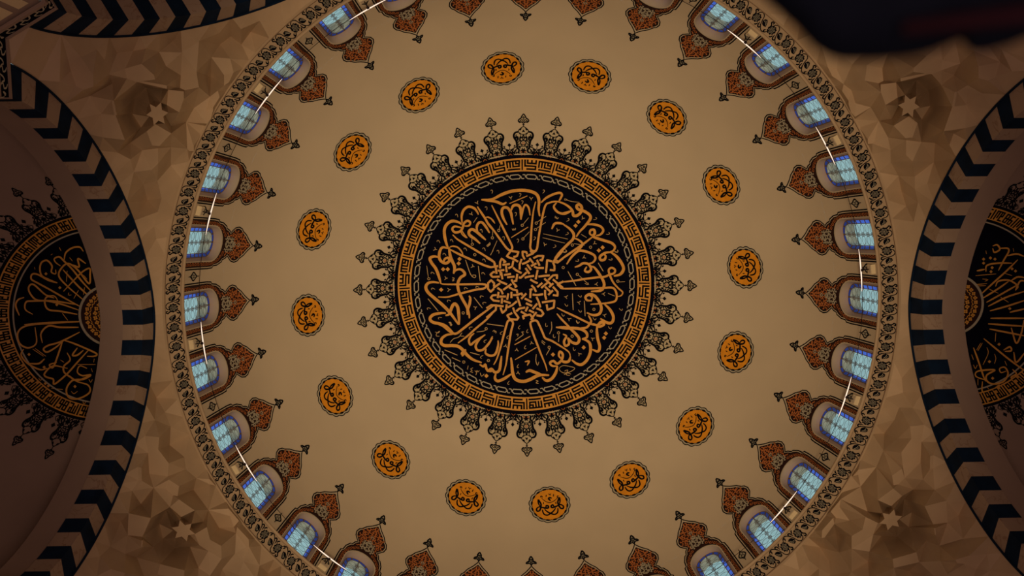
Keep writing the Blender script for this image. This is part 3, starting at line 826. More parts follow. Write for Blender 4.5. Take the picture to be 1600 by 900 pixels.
strokes(E_, [(3.2, [(0, 400), (40, 385), (70, 378), (180, 368), (320, 345), (480, 325), (560, 318), (620, 292), (668, 278), (684, 240), (645, 213), (608, 238), (622, 300), (660, 382), (720, 452), (772, 500), (752, 540), (712, 550)]),
    (3.2, [(0, 410), (40, 445), (60, 457), (200, 457), (400, 455), (540, 450), (650, 447), (692, 490), (702, 560), (680, 605), (600, 625), (500, 635), (395, 640)]),
    (3.8, [(210, 205), (260, 190), (310, 160), (372, 172), (402, 228), (370, 262), (328, 248), (350, 200)]),
    (4.2, [(400, 195), (442, 212), (502, 292), (550, 380), (550, 440), (510, 480), (400, 490)]),
    (3.8, [(115, 172), (170, 90), (230, 30), (272, 12), (350, 25), (432, 62), (452, 108), (422, 150), (372, 165)]),
    (4.6, [(630, 28), (700, 80), (760, 160), (782, 230), (742, 290), (668, 310)]), (4.0, [(640, 30), (570, 38), (508, 80), (515, 122), (560, 115), (572, 72), (545, 55)]),
    (4.4, [(412, 598), (352, 592), (338, 552), (385, 525), (440, 540), (492, 602), (522, 682), (500, 750), (430, 768), (350, 740)]), (2.5, [(400, 600), (415, 560), (385, 540)]),
    (4.4, [(560, 640), (622, 702), (662, 782), (650, 848), (600, 860), (510, 808)]),
    (3.0, [(0, 680), (100, 730), (220, 785), (330, 840), (400, 872), (480, 882), (542, 852), (560, 880), (510, 905)]), (3.0, [(0, 750), (60, 820), (130, 892), (210, 975)]),
    (2.8, [(370, 770), (402, 830), (400, 872)])], gC)
thin(E_, [[(485, 155), (545, 255)], [(130, 255), (225, 425)], [(183, 515), (192, 710)], [(322, 600), (332, 780)]], gT, wv=1.3)
thin(E_, [[(250, 295), (375, 410)], [(730, 380), (800, 375)], [(600, 512), (680, 545)]], gT)
hooks(E_, [(95, 20), (240, 130), (700, 20), (630, 115), (350, 400), (270, 545), (110, 650), (270, 720), (70, 765), (240, 850), (440, 810), (750, 700)], gT)
ymarks(E_, [(320, 90), (465, 405), (550, 520), (110, 555), (260, 620), (560, 770), (145, 815)], gT); circs(E_, [(75, 210), (435, 700), (715, 370), (240, 290)], gT)
strokes(F_, [(3.6, [(230, 40), (310, 70), (380, 122), (430, 155), (480, 155), (560, 95), (680, 0), (800, -90), (905, -165)]),
    (4.8, [(430, 165), (360, 175), (305, 215), (295, 270), (340, 300), (430, 300), (500, 312), (560, 362), (600, 412), (670, 465), (770, 500)]),
    (3.0, [(490, 272), (600, 190), (700, 100), (820, 0), (905, -85)]), (4.4, [(528, 405), (548, 380), (585, 345)]), (3.8, [(540, 425), (560, 390), (575, 365)]),
    (3.6, [(745, 520), (790, 545), (812, 520), (830, 580), (880, 600), (905, 570)]),
    (3.4, [(682, 155), (642, 190), (620, 240), (640, 290), (692, 250), (812, 172)]), (3.6, [(800, 180), (740, 230), (700, 300), (720, 352), (780, 350), (832, 300), (898, 210)]),
    (3.6, [(822, 335), (815, 388), (870, 418), (930, 398), (962, 300), (962, 240)])], gC)
dia(F_, [(825, 655)], gC)
thin(F_, [[(335, 350), (485, 412)], [(635, 380), (745, 410)], [(830, 45), (1030, 72)], [(420, 440), (520, 485)]], gT, wv=1.2)
thin(F_, [[(612, 535), (602, 580)], [(668, 560), (640, 575), (660, 590), (636, 605), (668, 615)], [(690, 592), (700, 610), (715, 592), (728, 608), (742, 592)], [(715, 600), (702, 645)], [(752, 618), (768, 660), (800, 632)],
    [(225, 140), (262, 150), (278, 130), (240, 160), (240, 188), (275, 190)], [(400, 265), (440, 220), (500, 200), (540, 150)], [(540, 150), (515, 185), (565, 190)], [(710, 140), (790, 130), (830, 110)]], gT, wv=1.0)
wmarks(F_, [(405, 45)], gT); hooks(F_, [(640, 90), (810, 245), (770, 430)], gT); circs(F_, [(850, 475), (560, 492), (822, 102)], gT)
strokes(G_, [(3.2, [(195, 645), (230, 520), (250, 380), (270, 250), (290, 130), (312, 40), (290, 5), (255, 10), (235, 60), (200, 190), (160, 340), (120, 460), (85, 525)]),
    (5.0, [(288, 440), (298, 520), (308, 620), (340, 692), (420, 720), (500, 702), (600, 652), (660, 645), (735, 648)]), (4.6, [(460, 612), (505, 592), (560, 610), (655, 645)]),
    (4.2, [(178, 420), (168, 490), (150, 590), (100, 612), (55, 572), (20, 600), (0, 580)]), (4.4, [(110, 630), (100, 680), (130, 715), (200, 692), (290, 635)]),
    (4.6, [(652, 672), (702, 710), (762, 690), (812, 620), (832, 540)]), (3.8, [(835, 540), (772, 538), (745, 502), (785, 480), (830, 512), (880, 470), (895, 405), (862, 370), (850, 420), (890, 465)]),
    (3.2, [(712, 598), (690, 520), (640, 400), (590, 270), (545, 150), (515, 40), (545, 10), (590, 10), (620, 60), (660, 150), (690, 212), (760, 242), (830, 282), (960, 370), (985, 435)]), (3.0, [(950, 80), (830, 85)]),
    (3.0, [(0, 320), (40, 260), (72, 190)])], gC)
dia(G_, [(780, 405)], gC)
thin(G_, [[(330, 290), (515, 190)], [(335, 465), (590, 320)]], gC, wv=1.5)
thin(G_, [[(350, 170), (372, 165), (365, 192)], [(340, 240), (380, 210), (432, 170), (412, 140), (440, 140)], [(650, 240), (690, 270)], [(645, 255), (680, 290)], [(745, 335), (700, 412)], [(850, 170), (845, 260)],
    [(762, 20), (765, 100), (740, 165)], [(580, 710), (608, 715), (580, 738), (612, 745)], [(585, 400), (580, 480), (600, 532), (615, 490)]], gT, wv=1.1)
strokes(G_, [(2.6, [(450, 490), (500, 482), (478, 532)])], gC)
hooks(G_, [(385, 85), (480, 130), (250, 200), (175, 150), (455, 320), (370, 540), (260, 735), (700, 60), (790, 190)], gT); ymarks(G_, [(225, 305), (355, 350), (530, 270), (370, 620)], gT)
wmarks(G_, [(95, 135)], gT); circs(G_, [(735, 320), (845, 150), (22, 475)], gT)
strokes(H_, [(4.2, [(160, 430), (140, 482), (90, 492), (45, 470)]), (4.6, [(175, 468), (230, 510), (290, 522), (352, 470), (392, 380), (390, 282), (350, 240), (295, 222)]),
    (4.4, [(295, 222), (352, 202), (347, 150), (290, 110), (200, 95), (100, 95), (-10, 85)]), (3.4, [(405, 0), (382, 50), (342, 90), (250, 100)]),
    (4.4, [(135, 85), (210, 150), (262, 220), (240, 272), (180, 262), (130, 208)]), (3.6, [(128, 208), (142, 280), (100, 302), (85, 250), (112, 190), (72, 165)]),
    (4.4, [(475, 60), (470, 130), (480, 220), (502, 310), (482, 368), (415, 345)]), (3.8, [(475, 55), (522, 18), (552, 52), (500, 78), (462, 60), (420, 42)])], gC)
dia(H_, [(575, 158), (555, 208), (315, 322)], gC)
thin(H_, [[(30, 560), (70, 535), (130, 540), (212, 565), (150, 610), (80, 620), (35, 590), (30, 560)], [(90, 600), (130, 585), (110, 640), (155, 650)], [(85, 640), (130, 620), (165, 635)]], gT, wv=1.0)
circs(H_, [(405, 130), (180, 190)], gT); hooks(H_, [(620, 90), (200, 340), (245, 20)], gT); ymarks(H_, [(420, 220), (265, 400)], gT)
nC = len(gC.f); gC.add(np.concatenate(gT.v), gT.f)
oC = child('calligraphy', gC, M_GOLD, med); oC.data.materials.append(mat('pale_gold_paint', (0.58, 0.38, 0.15), 0.6, 0.1, 8.0, spec=.2))
for p_ in oC.data.polygons[nC:]: p_.material_index = 1
# knot in the middle
g = G(); kc = (818.5, 447.5)
def kp(a, r): return (kc[0] + r * math.cos(a), kc[1] + r * math.sin(a))
def loc(a, pts): return [(kc[0] + x * math.cos(a) - y * math.sin(a), kc[1] + x * math.sin(a) + y * math.cos(a)) for x, y in pts]
KN = tr(760, 390, 8.18)
for L in ([(300, 10), (330, 20), (410, 30), (390, 85), (345, 95)], [(310, 20), (260, 85), (300, 105), (350, 120), (405, 155)], [(345, 140), (330, 215), (280, 240)], [(450, 120), (425, 190), (425, 255)], [(340, 230), (380, 265), (450, 300)],
    [(520, 60), (510, 30), (460, 25), (465, 75), (490, 125)], [(510, 85), (570, 60), (640, 10)], [(560, 10), (600, 60)], [(455, 185), (510, 165), (550, 140)], [(550, 110), (600, 175)], [(600, 110), (660, 80), (730, 80), (710, 140), (680, 130)],
    [(645, 130), (680, 205)], [(570, 210), (640, 175)], [(520, 190), (570, 260)], [(610, 215), (650, 235), (735, 235)], [(500, 235), (550, 310)], [(655, 260), (630, 380)], [(515, 290), (440, 360), (415, 355)], [(490, 360), (540, 345), (610, 335)],
    [(665, 345), (740, 335), (810, 330)], [(840, 150), (775, 135), (770, 210), (760, 300)], [(850, 160), (870, 210), (870, 265), (810, 260)], [(850, 155), (910, 165), (980, 110)], [(850, 160), (980, 10)], [(790, 390), (850, 330), (905, 325), (900, 375)],
    [(740, 370), (830, 450)], [(850, 380), (920, 440), (980, 490)], [(920, 440), (985, 405)], [(700, 490), (760, 440), (780, 425)], [(650, 480), (715, 425)], [(560, 380), (600, 405), (655, 430)], [(800, 480), (855, 430)], [(750, 475), (815, 535)],
    [(850, 475), (910, 540), (910, 590), (850, 580)], [(790, 580), (850, 520)], [(750, 515), (750, 580), (765, 640)], [(575, 455), (610, 490), (635, 540)], [(550, 515), (590, 505)], [(565, 515), (560, 620)], [(590, 575), (650, 580), (725, 570)],
    [(710, 675), (780, 665), (870, 650), (860, 740), (780, 770), (770, 700)], [(640, 605), (670, 670), (690, 740)], [(510, 560), (445, 630)], [(490, 625), (580, 670)], [(505, 685), (585, 720)], [(340, 580), (390, 580), (450, 560), (460, 585)],
    [(395, 600), (410, 650), (435, 725)], [(380, 790), (420, 755), (495, 740)], [(440, 790), (520, 840)], [(530, 730), (500, 790)], [(590, 760), (650, 690)], [(545, 775), (610, 805)], [(640, 750), (700, 775), (730, 820), (700, 850), (640, 840)],
    [(640, 800), (600, 850), (570, 900)], [(480, 890), (465, 850), (560, 830), (600, 890)], [(340, 740), (360, 800), (410, 870), (390, 895), (300, 890), (265, 840), (330, 810)], [(270, 740), (330, 710), (390, 660)], [(320, 540), (320, 620)], [(280, 560), (265, 640)],
    [(165, 600), (250, 600)], [(155, 540), (145, 620)], [(140, 490), (190, 520), (210, 570)], [(215, 515), (320, 440)], [(290, 480), (340, 510), (390, 520), (395, 560)], [(320, 380), (345, 430), (385, 470), (360, 480)], [(395, 310), (380, 410)], [(265, 355), (360, 345)],
    [(135, 380), (190, 415), (265, 445)], [(90, 490), (175, 430)], [(95, 470), (100, 430), (60, 390), (20, 430), (20, 500), (55, 540), (95, 500)], [(130, 580), (80, 585), (55, 615), (90, 650), (170, 660)], [(220, 655), (310, 685)], [(200, 620), (195, 690)],
    [(0, 750), (60, 710), (130, 715), (220, 725)], [(125, 700), (120, 770), (0, 870)], [(180, 740), (205, 810), (250, 770), (260, 700)], [(190, 290), (205, 380)], [(225, 325), (315, 310)], [(170, 345), (80, 350), (50, 320), (90, 285), (110, 290)], [(145, 270), (230, 260)],
    [(120, 230), (130, 310)], [(0, 100), (100, 160), (110, 230)], [(0, 210), (60, 225), (150, 210)], [(175, 240), (175, 160), (195, 115), (245, 155), (215, 165)], [(205, 195), (300, 185)], [(250, 205), (260, 290)], [(380, 400), (350, 405)], [(175, 260), (185, 330)]):
    ribbon(g, KN(L), 3.1, MT, 1.5, smooth=False, layer=.015)
child('star_knot', g, M_GOLD, med)

# sunburst points around the medallion, one mesh of ink, one of pale ground, each point a part
OUTL = [(0, 249), (3, 247.5), (6.5, 244), (7.5, 240.5), (12, 240), (15, 237), (15, 233), (12, 228), (10, 222), (10, 216), (13, 211), (21, 208.5), (21.5, 205)]
HALF = [(1.0, [(0, 249.5), (3.5, 247), (7.6, 243), (7.4, 240)]), (2.4, [(7.2, 240.8), (12.5, 239.8), (14.8, 236), (14, 231.5), (11, 226.5), (9.8, 220), (9.4, 213)]),
    (.8, [(7.4, 240), (3, 237), (0, 236)]), (.8, [(7, 239), (4, 235), (6, 231), (4.5, 228)]), (2.6, [(13.2, 231.5), (9.5, 232.5), (8.4, 228)]), (1.6, [(10.5, 236.5), (12, 234.5)]),
    (1.2, [(0, 237), (1.4, 231), (0, 226)]), (1.4, [(0, 227.5), (4.5, 224), (2.5, 219.5), (0, 221)]), (1.0, [(0, 224.5), (2, 222.5)]),
    (1.3, [(10, 217.5), (15.5, 214.5), (20.8, 210)]), (1.2, [(0, 217.5), (4, 217.5), (8.2, 214.5)]), (2.3, [(9.2, 215), (6.5, 211.5), (8.4, 206.5)]), (2.0, [(10.5, 213), (13.5, 209), (13, 204)]),
    (1.4, [(1.6, 215), (1.6, 209), (5, 205)]), (1.8, [(0, 213), (0, 204)]), (1.6, [(4.5, 214), (6, 217), (8, 218.5)]), (2.4, [(17, 211), (16.5, 207.5), (18.5, 204)]),
    (1.6, [(5.5, 206.5), (6.5, 203)]), (1.2, [(4, 228), (6.5, 226), (9, 223)]), (2.0, [(6, 222), (8, 220)]), (1.8, [(3, 233), (5.5, 229), (3, 225)]), (1.6, [(11, 234), (12.3, 229.5)]), (1.8, [(12.5, 220), (14.5, 217.5)]),
    (1.5, [(3.2, 246.2), (5.6, 243)]), (1.8, [(14.5, 212), (19, 213.5)]), (1.5, [(2.8, 212), (4, 209)]), (1.6, [(11, 209.5), (10.2, 205)]), (1.3, [(18.5, 209), (20, 205.5)]), (1.4, [(0, 232), (3.4, 230.6)]), (1.3, [(7.5, 229), (9.5, 226)])]
FIN = [(1.0, [(0, 249), (0, 254)]), (1.5, [(0, 254.2), (3, 256.4), (6.2, 256), (8, 258.2), (7, 260.6), (4, 262.6), (2.6, 266), (0, 269.6)]), (1.0, [(0, 256.5), (1.4, 258.5), (0, 260.4)]), (1.0, [(0, 261.6), (1.3, 263.4), (0, 265)]), (1.0, [(6.6, 257.4), (4, 259.2), (1.6, 260.8)])]
gi = G(); gp = G(); go = G()
mp = map_petal(0.0)
full = OUTL + [(-x, y) for x, y in OUTL[::-1][:-1]]
fill(gp, full + [], mp, .004, 6.0)
fan(gp, [(0, 254.5), (6, 256.6), (7, 259.5), (3.5, 263), (0, 269), (-3.5, 263), (-7, 259.5), (-6, 256.6)], mp, .004, centre=(0, 260))
for wv, L in HALF + FIN:
    for sgn in (1, -1): ribbon(gi, [(sgn * x, y) for x, y in L], wv * 1.3 + .15, mp, 1.5, taper=.25, layer=.009 + .001 * (sgn > 0))
fan(gi, [(0, 244.6), (1.6, 242), (2.6, 240), (0, 240.6), (-2.6, 240), (-1.6, 242)], mp, .011)
fan(gi, [(0, 253.6), (2.2, 252.2), (0, 250.8), (-2.2, 252.2)], mp, .011)
hp = 2 * PI / 32
def half_pitch(P): return [(x + 21.3 * y / 217.0 , y) for x, y in P]
fan(gi, half_pitch([(0, 224), (3, 220.6), (0, 217.4), (-3, 220.6)]), mp, .011)
ribbon(gi, half_pitch([(0, 218), (0, 213)]), .9, mp, 1.5, layer=.011)
ribbon(gi, half_pitch([(0, 214), (5, 209.4), (0, 204.8), (-5, 209.4)]), 1.3, mp, 1.5, smooth=False, closed=True, layer=.012)
fan(gi, half_pitch([(0, 211), (2, 209.2), (0, 207.4), (-2, 209.2)]), mp, .011)
for x in (-17, -6, 4, 14):
    fan(gi, [(x - 4.5, 203), (x, 208), (x + 4.5, 203)], mp, .010)
for cx, cy, s1 in ((0, 222.6, 2.0), (3.2, 208.6, 1.2), (-3.2, 208.6, 1.2)):
    ribbon(go, [(cx - s1, cy), (cx, cy + s1), (cx + s1, cy), (cx, cy - s1)], .9, mp, 1.5, smooth=False, closed=True, layer=.014)
ribbon(go, half_pitch([(-3, 204), (0, 206.2), (3, 204)]), .8, mp, 1.5, layer=.014); ribbon(go, [(-3, 203.2), (0, 204.8), (3, 203.2)], .8, mp, 1.5, layer=.014)
L0 = np.array(CP)
nI = len(gi.f); gi.add(np.concatenate(go.v), go.f)
for gg in (gi, gp): gg.v = [np.concatenate(gg.v) - L0]
pp_ = build('sunburst_point', gp, M_SILVER, med); ii_ = build('black_scrollwork', gi, M_INK, pp_); ii_.data.materials.append(M_RUST)
for p_ in ii_.data.polygons[nI:]: p_.material_index = 1
pp_.data.materials[0] = mat('pale_ornament_ground', (0.50, 0.42, 0.27), .7, .08, 6)
for k in range(1, 32):
    c = pp_.copy(); COL.objects.link(c); c.parent = med; c.rotation_euler = (0, 0, k * PITCH)
    for q in (ii_,):
        d = q.copy(); COL.objects.link(d); d.parent = c
NTH = ['', 'first', 'second', 'third', 'fourth', 'fifth', 'sixth', 'seventh', 'eighth', 'ninth', 'tenth', 'eleventh', 'twelfth', 'thirteenth', 'fourteenth', 'fifteenth', 'sixteenth']
ORD = ['the topmost'] + [NTH[i] + ' clockwise after the topmost' for i in range(1, 16)] + ['the bottommost'] + [NTH[i] + ' anticlockwise after the topmost' for i in range(15, 0, -1)]
ORDH = [NTH[i] + ' clockwise from the top' for i in range(1, 17)] + [NTH[i] + ' anticlockwise from the top' for i in range(16, 0, -1)]

# ------------------------------------------------------------------ sixteen orange roundels
EL_D = 0.6288; D0 = -0.0966
root = empty('calligraphy_roundel'); RD = 0.612
th0 = 0.0
mpd = map_tangent(th0, EL_D)
base = mpd([(0, 0)])[0]; root.location = tuple(base)
NLb = 16
def scallop(r, amp, n=160): return [((r + amp * abs(math.sin(NLb * t / 2))) * math.cos(t), (r + amp * abs(math.sin(NLb * t / 2))) * math.sin(t)) for t in np.linspace(0, 2 * PI, n, endpoint=False)]
g1 = G(); fan(g1, scallop(RD - .032, .035), mpd, .004); g1.v = [np.concatenate(g1.v) - base]
g2 = G(); ribbon(g2, scallop(RD - .024, .035), .027, mpd, .05, smooth=False, closed=True, layer=.010)
for i in range(NLb):
    t = 2 * PI * (i + .5) / NLb + .0; a0, a1 = t - .13, t + .13
    arc = [((RD - .075) * math.cos(q), (RD - .075) * math.sin(q)) for q in np.linspace(a0, a1, 5)]
    ribbon(g2, arc, .055, mpd, .03, taper=.8, layer=.010)
ribbon(g2, scallop(RD - .088, .030), .022, mpd, .05, smooth=False, closed=True, layer=.011)
g2.v = [np.concatenate(g2.v) - base]
g3 = G(); fan(g3, scallop(RD - .100, .030), mpd, .007); g3.v = [np.concatenate(g3.v) - base]
g4 = G(); k_ = RD / 365.0
def dd(L): return [((x - 441) * k_, -(y - 436) * k_ * 1.08) for x, y in L]
SYM = [(24, [(512, 482), (500, 448), (468, 462), (470, 495), (505, 497), (560, 482), (610, 465)]), (22, [(600, 468), (640, 462), (682, 498), (672, 540), (632, 532), (610, 495), (600, 462), (592, 415), (612, 360), (632, 325), (636, 390), (612, 455)]),
       (20, [(345, 520), (392, 572), (443, 605), (500, 632), (552, 615), (574, 570), (578, 520)]), (9, [(540, 505), (520, 540), (470, 590)])]
for wv, L in SYM:
    for sgn in (1, -1): ribbon(g4, [(sgn * x, y) for x, y in dd(L)], wv * 1.42 * k_, mpd, .03, taper=.35, layer=.012 + .001 * (sgn > 0))
for wv, L in ((10, [(275, 320), (350, 375), (430, 400), (500, 372), (572, 300)]), (14, [(255, 300), (280, 290), (285, 320), (262, 322)]), (14, [(555, 290), (560, 262), (585, 265), (575, 290)]), (24, [(388, 322), (422, 306), (446, 322), (415, 368)]),
    (12, [(390, 232), (412, 250), (440, 228)]), (12, [(412, 250), (415, 278)]), (12, [(345, 245), (352, 285), (360, 290)]), (12, [(480, 245), (485, 278), (495, 275)]), (12, [(315, 400), (330, 420), (320, 440)]), (12, [(540, 380), (550, 400), (540, 418)])):
    ribbon(g4, dd(L), wv * 1.4 * k_, mpd, .03, taper=.4, layer=.014)
g4.v = [np.concatenate(g4.v) - base]
parts = [build('pale_rim', g1, M_SILVER, root), build('scalloped_outline', g2, M_INK, root), build('orange_ground', g3, M_ORANGE, root), build('calligraphy', g4, M_INK, root)]
tag(root, '', 'roundel', 'orange roundels around the dome')
ORD16 = ['uppermost, just left of the top', 'second clockwise, just right of the top', 'third clockwise from the top', 'fourth clockwise from the top', 'fifth clockwise, at the right side', 'sixth clockwise, lower right side', 'seventh clockwise, lower right', 'eighth clockwise, lower right of the sunburst',
         'lowest, just right of the bottom', 'tenth clockwise, just left of the bottom', 'eleventh clockwise, lower left', 'twelfth clockwise, lower left', 'thirteenth clockwise, at the left side', 'fourteenth clockwise, upper left side', 'fifteenth clockwise, upper left', 'sixteenth clockwise, beside the topmost on its left']
for k in range(16):
    a = D0 + k * 2 * PI / 16
    if k == 0: c = root
    else:
        c = root.copy(); COL.objects.link(c)
        for q in parts:
            d = q.copy(); COL.objects.link(d); d.parent = c
    c.location = (base[0] * math.cos(a) - base[1] * math.sin(a), base[0] * math.sin(a) + base[1] * math.cos(a), base[2]); c.rotation_euler = (0, 0, a)
    idx = int(round((a + PI / 2 + 0.10) / (2 * PI / 16))) % 16
    c['label'] = 'scalloped orange roundel with black calligraphy, ' + ORD16[idx]

# ------------------------------------------------------------------ painted surrounds of the drum windows
root = empty('window_surround', (R, 0, ZB)); base = np.array([R, 0, ZB]); mw = map_meridian(0.0)
OH = [(.615, 0), (.615, 1.10), (.60, 1.30), (.55, 1.34), (.53, 1.52), (.45, 1.70), (.40, 1.72), (.36, 1.84), (.30, 1.92), (.345, 1.97), (.43, 2.08), (.46, 2.22), (.42, 2.36), (.36, 2.42), (.27, 2.58), (.14, 2.72), (.05, 2.84), (0, 2.92)]
outer_full = [(x, y) for x, y in OH] + [(-x, y) for x, y in OH[::-1][1:]]
INH = [(.565, 0), (.565, 1.10), (.55, 1.27), (.50, 1.36), (.48, 1.52), (.41, 1.66), (.36, 1.70), (.32, 1.82), (.25, 1.92), (.31, 2.00), (.385, 2.10), (.41, 2.22), (.375, 2.33), (.32, 2.39), (.23, 2.54), (.11, 2.66), (0, 2.80)]
inner_full = [(x, y) for x, y in INH] + [(-x, y) for x, y in INH[::-1][1:]]
hole = [(x * 1.07, y if y < NS else NS + (y - NS) * 1.07) for x, y in NI]
hole[0] = (hole[0][0], 0.0); hole[-1] = (hole[-1][0], 0.0)
body = inner_full + hole          # right base -> crown -> left base -> along the niche back to the right base
g1 = G(); fill(g1, body, mw, .004, .11)
g2 = G(); ribbon(g2, outer_full, .031, mw, .06, smooth=False, layer=.008); ribbon(g2, inner_full, .022, mw, .06, smooth=False, layer=.008)
ribbon(g2, hole, .012, mw, .06, smooth=False, layer=.008)
# finial
for wv, L in ((.034, [(0, 2.90), (0, 2.98)]), (.042, [(0, 2.95), (.045, 3.01), (.135, 3.00), (.115, 3.06), (.055, 3.10), (.05, 3.17), (0, 3.27)]), (.028, [(0, 3.02), (.028, 3.05), (0, 3.085)]), (.028, [(0, 3.11), (.022, 3.14), (0, 3.17)]), (.026, [(.10, 3.03), (.03, 3.09)])):
    for sgn in (1, -1): ribbon(g2, [(sgn * x, y) for x, y in L], wv, mw, .03, layer=.009)
fin_g = G(); fan(fin_g, [(0, 2.96), (.045, 3.01), (.13, 3.00), (.11, 3.06), (.05, 3.12), (0, 3.25), (-.05, 3.12), (-.11, 3.06), (-.13, 3.00), (-.045, 3.01)], mw, .005, centre=(0, 3.07))
g3 = G(); g5 = G(); rnd = random.Random(3)
# chain of loops along the band
mid = [((a[0] + b[0]) / 2, (a[1] + b[1]) / 2) for a, b in zip(smooth_less(inner_full[:9], 40), smooth_less([(x, y) for x, y in hole[::-1]][:len(hole) // 2 + 1], 40))]
mid = smooth_less(mid, 15)
for i, (x, y) in enumerate(mid[:-1]):
    for sgn in (1, -1):
        t = mid[i + 1] - mid[i]; a = math.atan2(t[1], t[0])
        pts = [(-.055, -.036), (-.035, .034), (.02, .038), (.034, -.004), (.004, -.020), (-.012, .006)]
        pts = [(x + px * math.cos(a) - py * math.sin(a), y + px * math.sin(a) + py * math.cos(a)) for px, py in pts]
        ribbon(g3, [(sgn * u, v) for u, v in pts], .017, mw, .02, layer=.011)
# arabesque of the crown: curling rust leaves, symmetric
ins = [(0, 1.70)] + [(x, y) for x, y in INH[8:]]
def pinp(q, poly):
    return pin(q, poly)
crown = [(x * .93, y - .02 if y > 2.3 else y + .0) for x, y in INH[7:]] + [(0, 1.72)]
cnt = 0; placed = []
while cnt < 36 and len(placed) < 4000:
    placed.append(0)
    x, y = rnd.uniform(.02, .38), rnd.uniform(1.74, 2.74)
    if not pinp((x, y), crown): continue
    if any(math.hypot(x - p[0], y - p[1]) < .068 for p in placed if p): continue
    placed[-1] = (x, y); cnt += 1
    a = rnd.uniform(0, 2 * PI); s1 = rnd.uniform(1.05, 1.4)
    pts = [(-.05, .0), (-.02, .026), (.012, .01), (.02, -.022), (.052, -.012)]
    pts = [(x + s1 * (px * math.cos(a) - py * math.sin(a)), y + s1 * (px * math.sin(a) + py * math.cos(a))) for px, py in pts]
    pts = [(max(.004, u), v) for u, v in pts]
    tgt = g5 if (x < .19 and y < 2.12) or (x < .09 and 2.15 < y < 2.24) else g3
    for sgn in (1, -1): ribbon(tgt, [(sgn * u, v) for u, v in pts], .029, mw, .025, taper=.5, layer=.011)
for (cx, cy, s1) in ((0, 1.86, .06), (0, 2.05, .07), (0, 2.32, .05)):
    ribbon(g5, [(cx - s1, cy), (cx, cy + s1), (cx + s1, cy), (cx, cy - s1)], .02, mw, .03, smooth=False, closed=True, layer=.012)
for gg in (g1, g2, fin_g, g3, g5): gg.v = [np.concatenate(gg.v) - base]
parts = [build('maroon_ground', g1, M_MAROON, root), build('black_outline', g2, M_INK, root), build('rust_arabesque', g3, M_RUST, root), build('grey_arabesque', g5, M_SILVER, root)]
fin = build('finial_ground', fin_g, parts[0].data.materials[0], root); fin.data = fin.data.copy(); fin.data.materials[0] = M_SILVER; parts.append(fin)
tag(root, '', 'window surround', 'painted surrounds over the drum windows')
for k in range(32):
    a = k * PITCH
    if k == 0: c = root
    else:
        c = root.copy(); COL.objects.link(c)
        for q in parts:
            d = q.copy(); COL.objects.link(d); d.parent = c
    c.location = (R * math.cos(a), R * math.sin(a), ZB); c.rotation_euler = (0, 0, a)
    c['label'] = 'maroon and rust pointed ornament over a drum window, ' + ORD[(k + 8) % 32]

# small diamonds between the windows
root = empty('painted_diamond', (R, 0, ZB)); g1 = G(); g2 = G()
DP = [(0, .30), (.03, .36), (.085, .42), (.10, .47), (.075, .53), (.03, .58), (0, .65)]
DF = DP + [(-x, y) for x, y in DP[::-1][1:-1]]
fan(g1, DF, mw, .004, centre=(0, .47)); ribbon(g2, DF, .034, mw, .04, smooth=False, closed=True, layer=.008)
ribbon(g2, [(0, .65), (0, .74)], .018, mw, .03, layer=.008); ribbon(g2, [(0, .30), (0, .22)], .018, mw, .03, layer=.008)
for sgn in (1, -1):
    ribbon(g2, [(0, .36), (sgn * .045, .43), (sgn * .015, .49), (sgn * .04, .54)], .016, mw, .03, layer=.009)
ribbon(g2, ring_pts(0, .47, .022, 8), .014, mw, .03, smooth=False, closed=True, layer=.009)
for gg in (g1, g2): gg.v = [np.concatenate(gg.v) - base]
parts = [build('grey_ground', g1, M_SILVER, root), build('black_lines', g2, M_INK, root)]
tag(root, '', 'ornament', 'small painted diamonds between the drum windows')
for k in range(32):
    a = (k + .5) * PITCH
    if k == 0: c = root
    else:
        c = root.copy(); COL.objects.link(c)
        for q in parts:
            d = q.copy(); COL.objects.link(d); d.parent = c
    c.location = (R * math.cos(a), R * math.sin(a), ZB); c.rotation_euler = (0, 0, a)
    c['label'] = 'small black and grey diamond on the dome between two windows, ' + ORDH[(k + 8) % 32]

# ------------------------------------------------------------------ lighting ring in front of the windows
RL, ZL = 7.72, ZB + 0.18
ring = tag(empty('lighting_ring', (0, 0, ZL)), 'thin lighting ring of glowing tubes on a dark cable in front of the drum windows', 'lighting ring')
a = np.linspace(0, 2 * PI, 193)[:-1]
g = G(); rows = []
for q in np.linspace(0, 2 * PI, 7)[:-1]:
    rows.append(np.stack([(RL + .007 * math.cos(q)) * np.cos(a), (RL + .007 * math.cos(q)) * np.sin(a), np.full(192, .007 * math.sin(q))], 1))
g.grid(rows + [rows[0]], True); build('cable', g, M_CABLE, ring)
gt = G(); aa = np.linspace(-math.radians(3.7), math.radians(3.7), 12); rr = RL - .02
gt.tube(np.stack([rr * np.cos(aa), rr * np.sin(aa), 0 * aa], 1), np.interp(np.abs(aa), [0, math.radians(2), math.radians(3.7)], [.015, .012, .004]), 8)
gb = G(); gb.tube([(RL, 0, 0), (R - .05, 0, .0), (R + .03, 0, .02)], .012, 6); gb.box((RL, 0, 0), (.03, 0, 0), (0, .03, 0), (0, 0, .02))
tu = build('glowing_tube', gt, M_TUBE, ring, True); br = build('bracket', gb, M_CABLE, ring)
for k in range(16):
    ang = math.radians(-5.625 + 22.5 * k)
    for q in (tu, br):
        o = q if k == 0 else q.copy()
        if k: COL.objects.link(o); o.parent = ring
        o.rotation_euler = (0, 0, ang)
root = empty('wall_box'); g = G(); g.box((R - .06, 0, ZB + .17), (.05, 0, 0), (0, .11, 0), (.0, 0, .09)); base2 = np.array([R, 0, ZB])
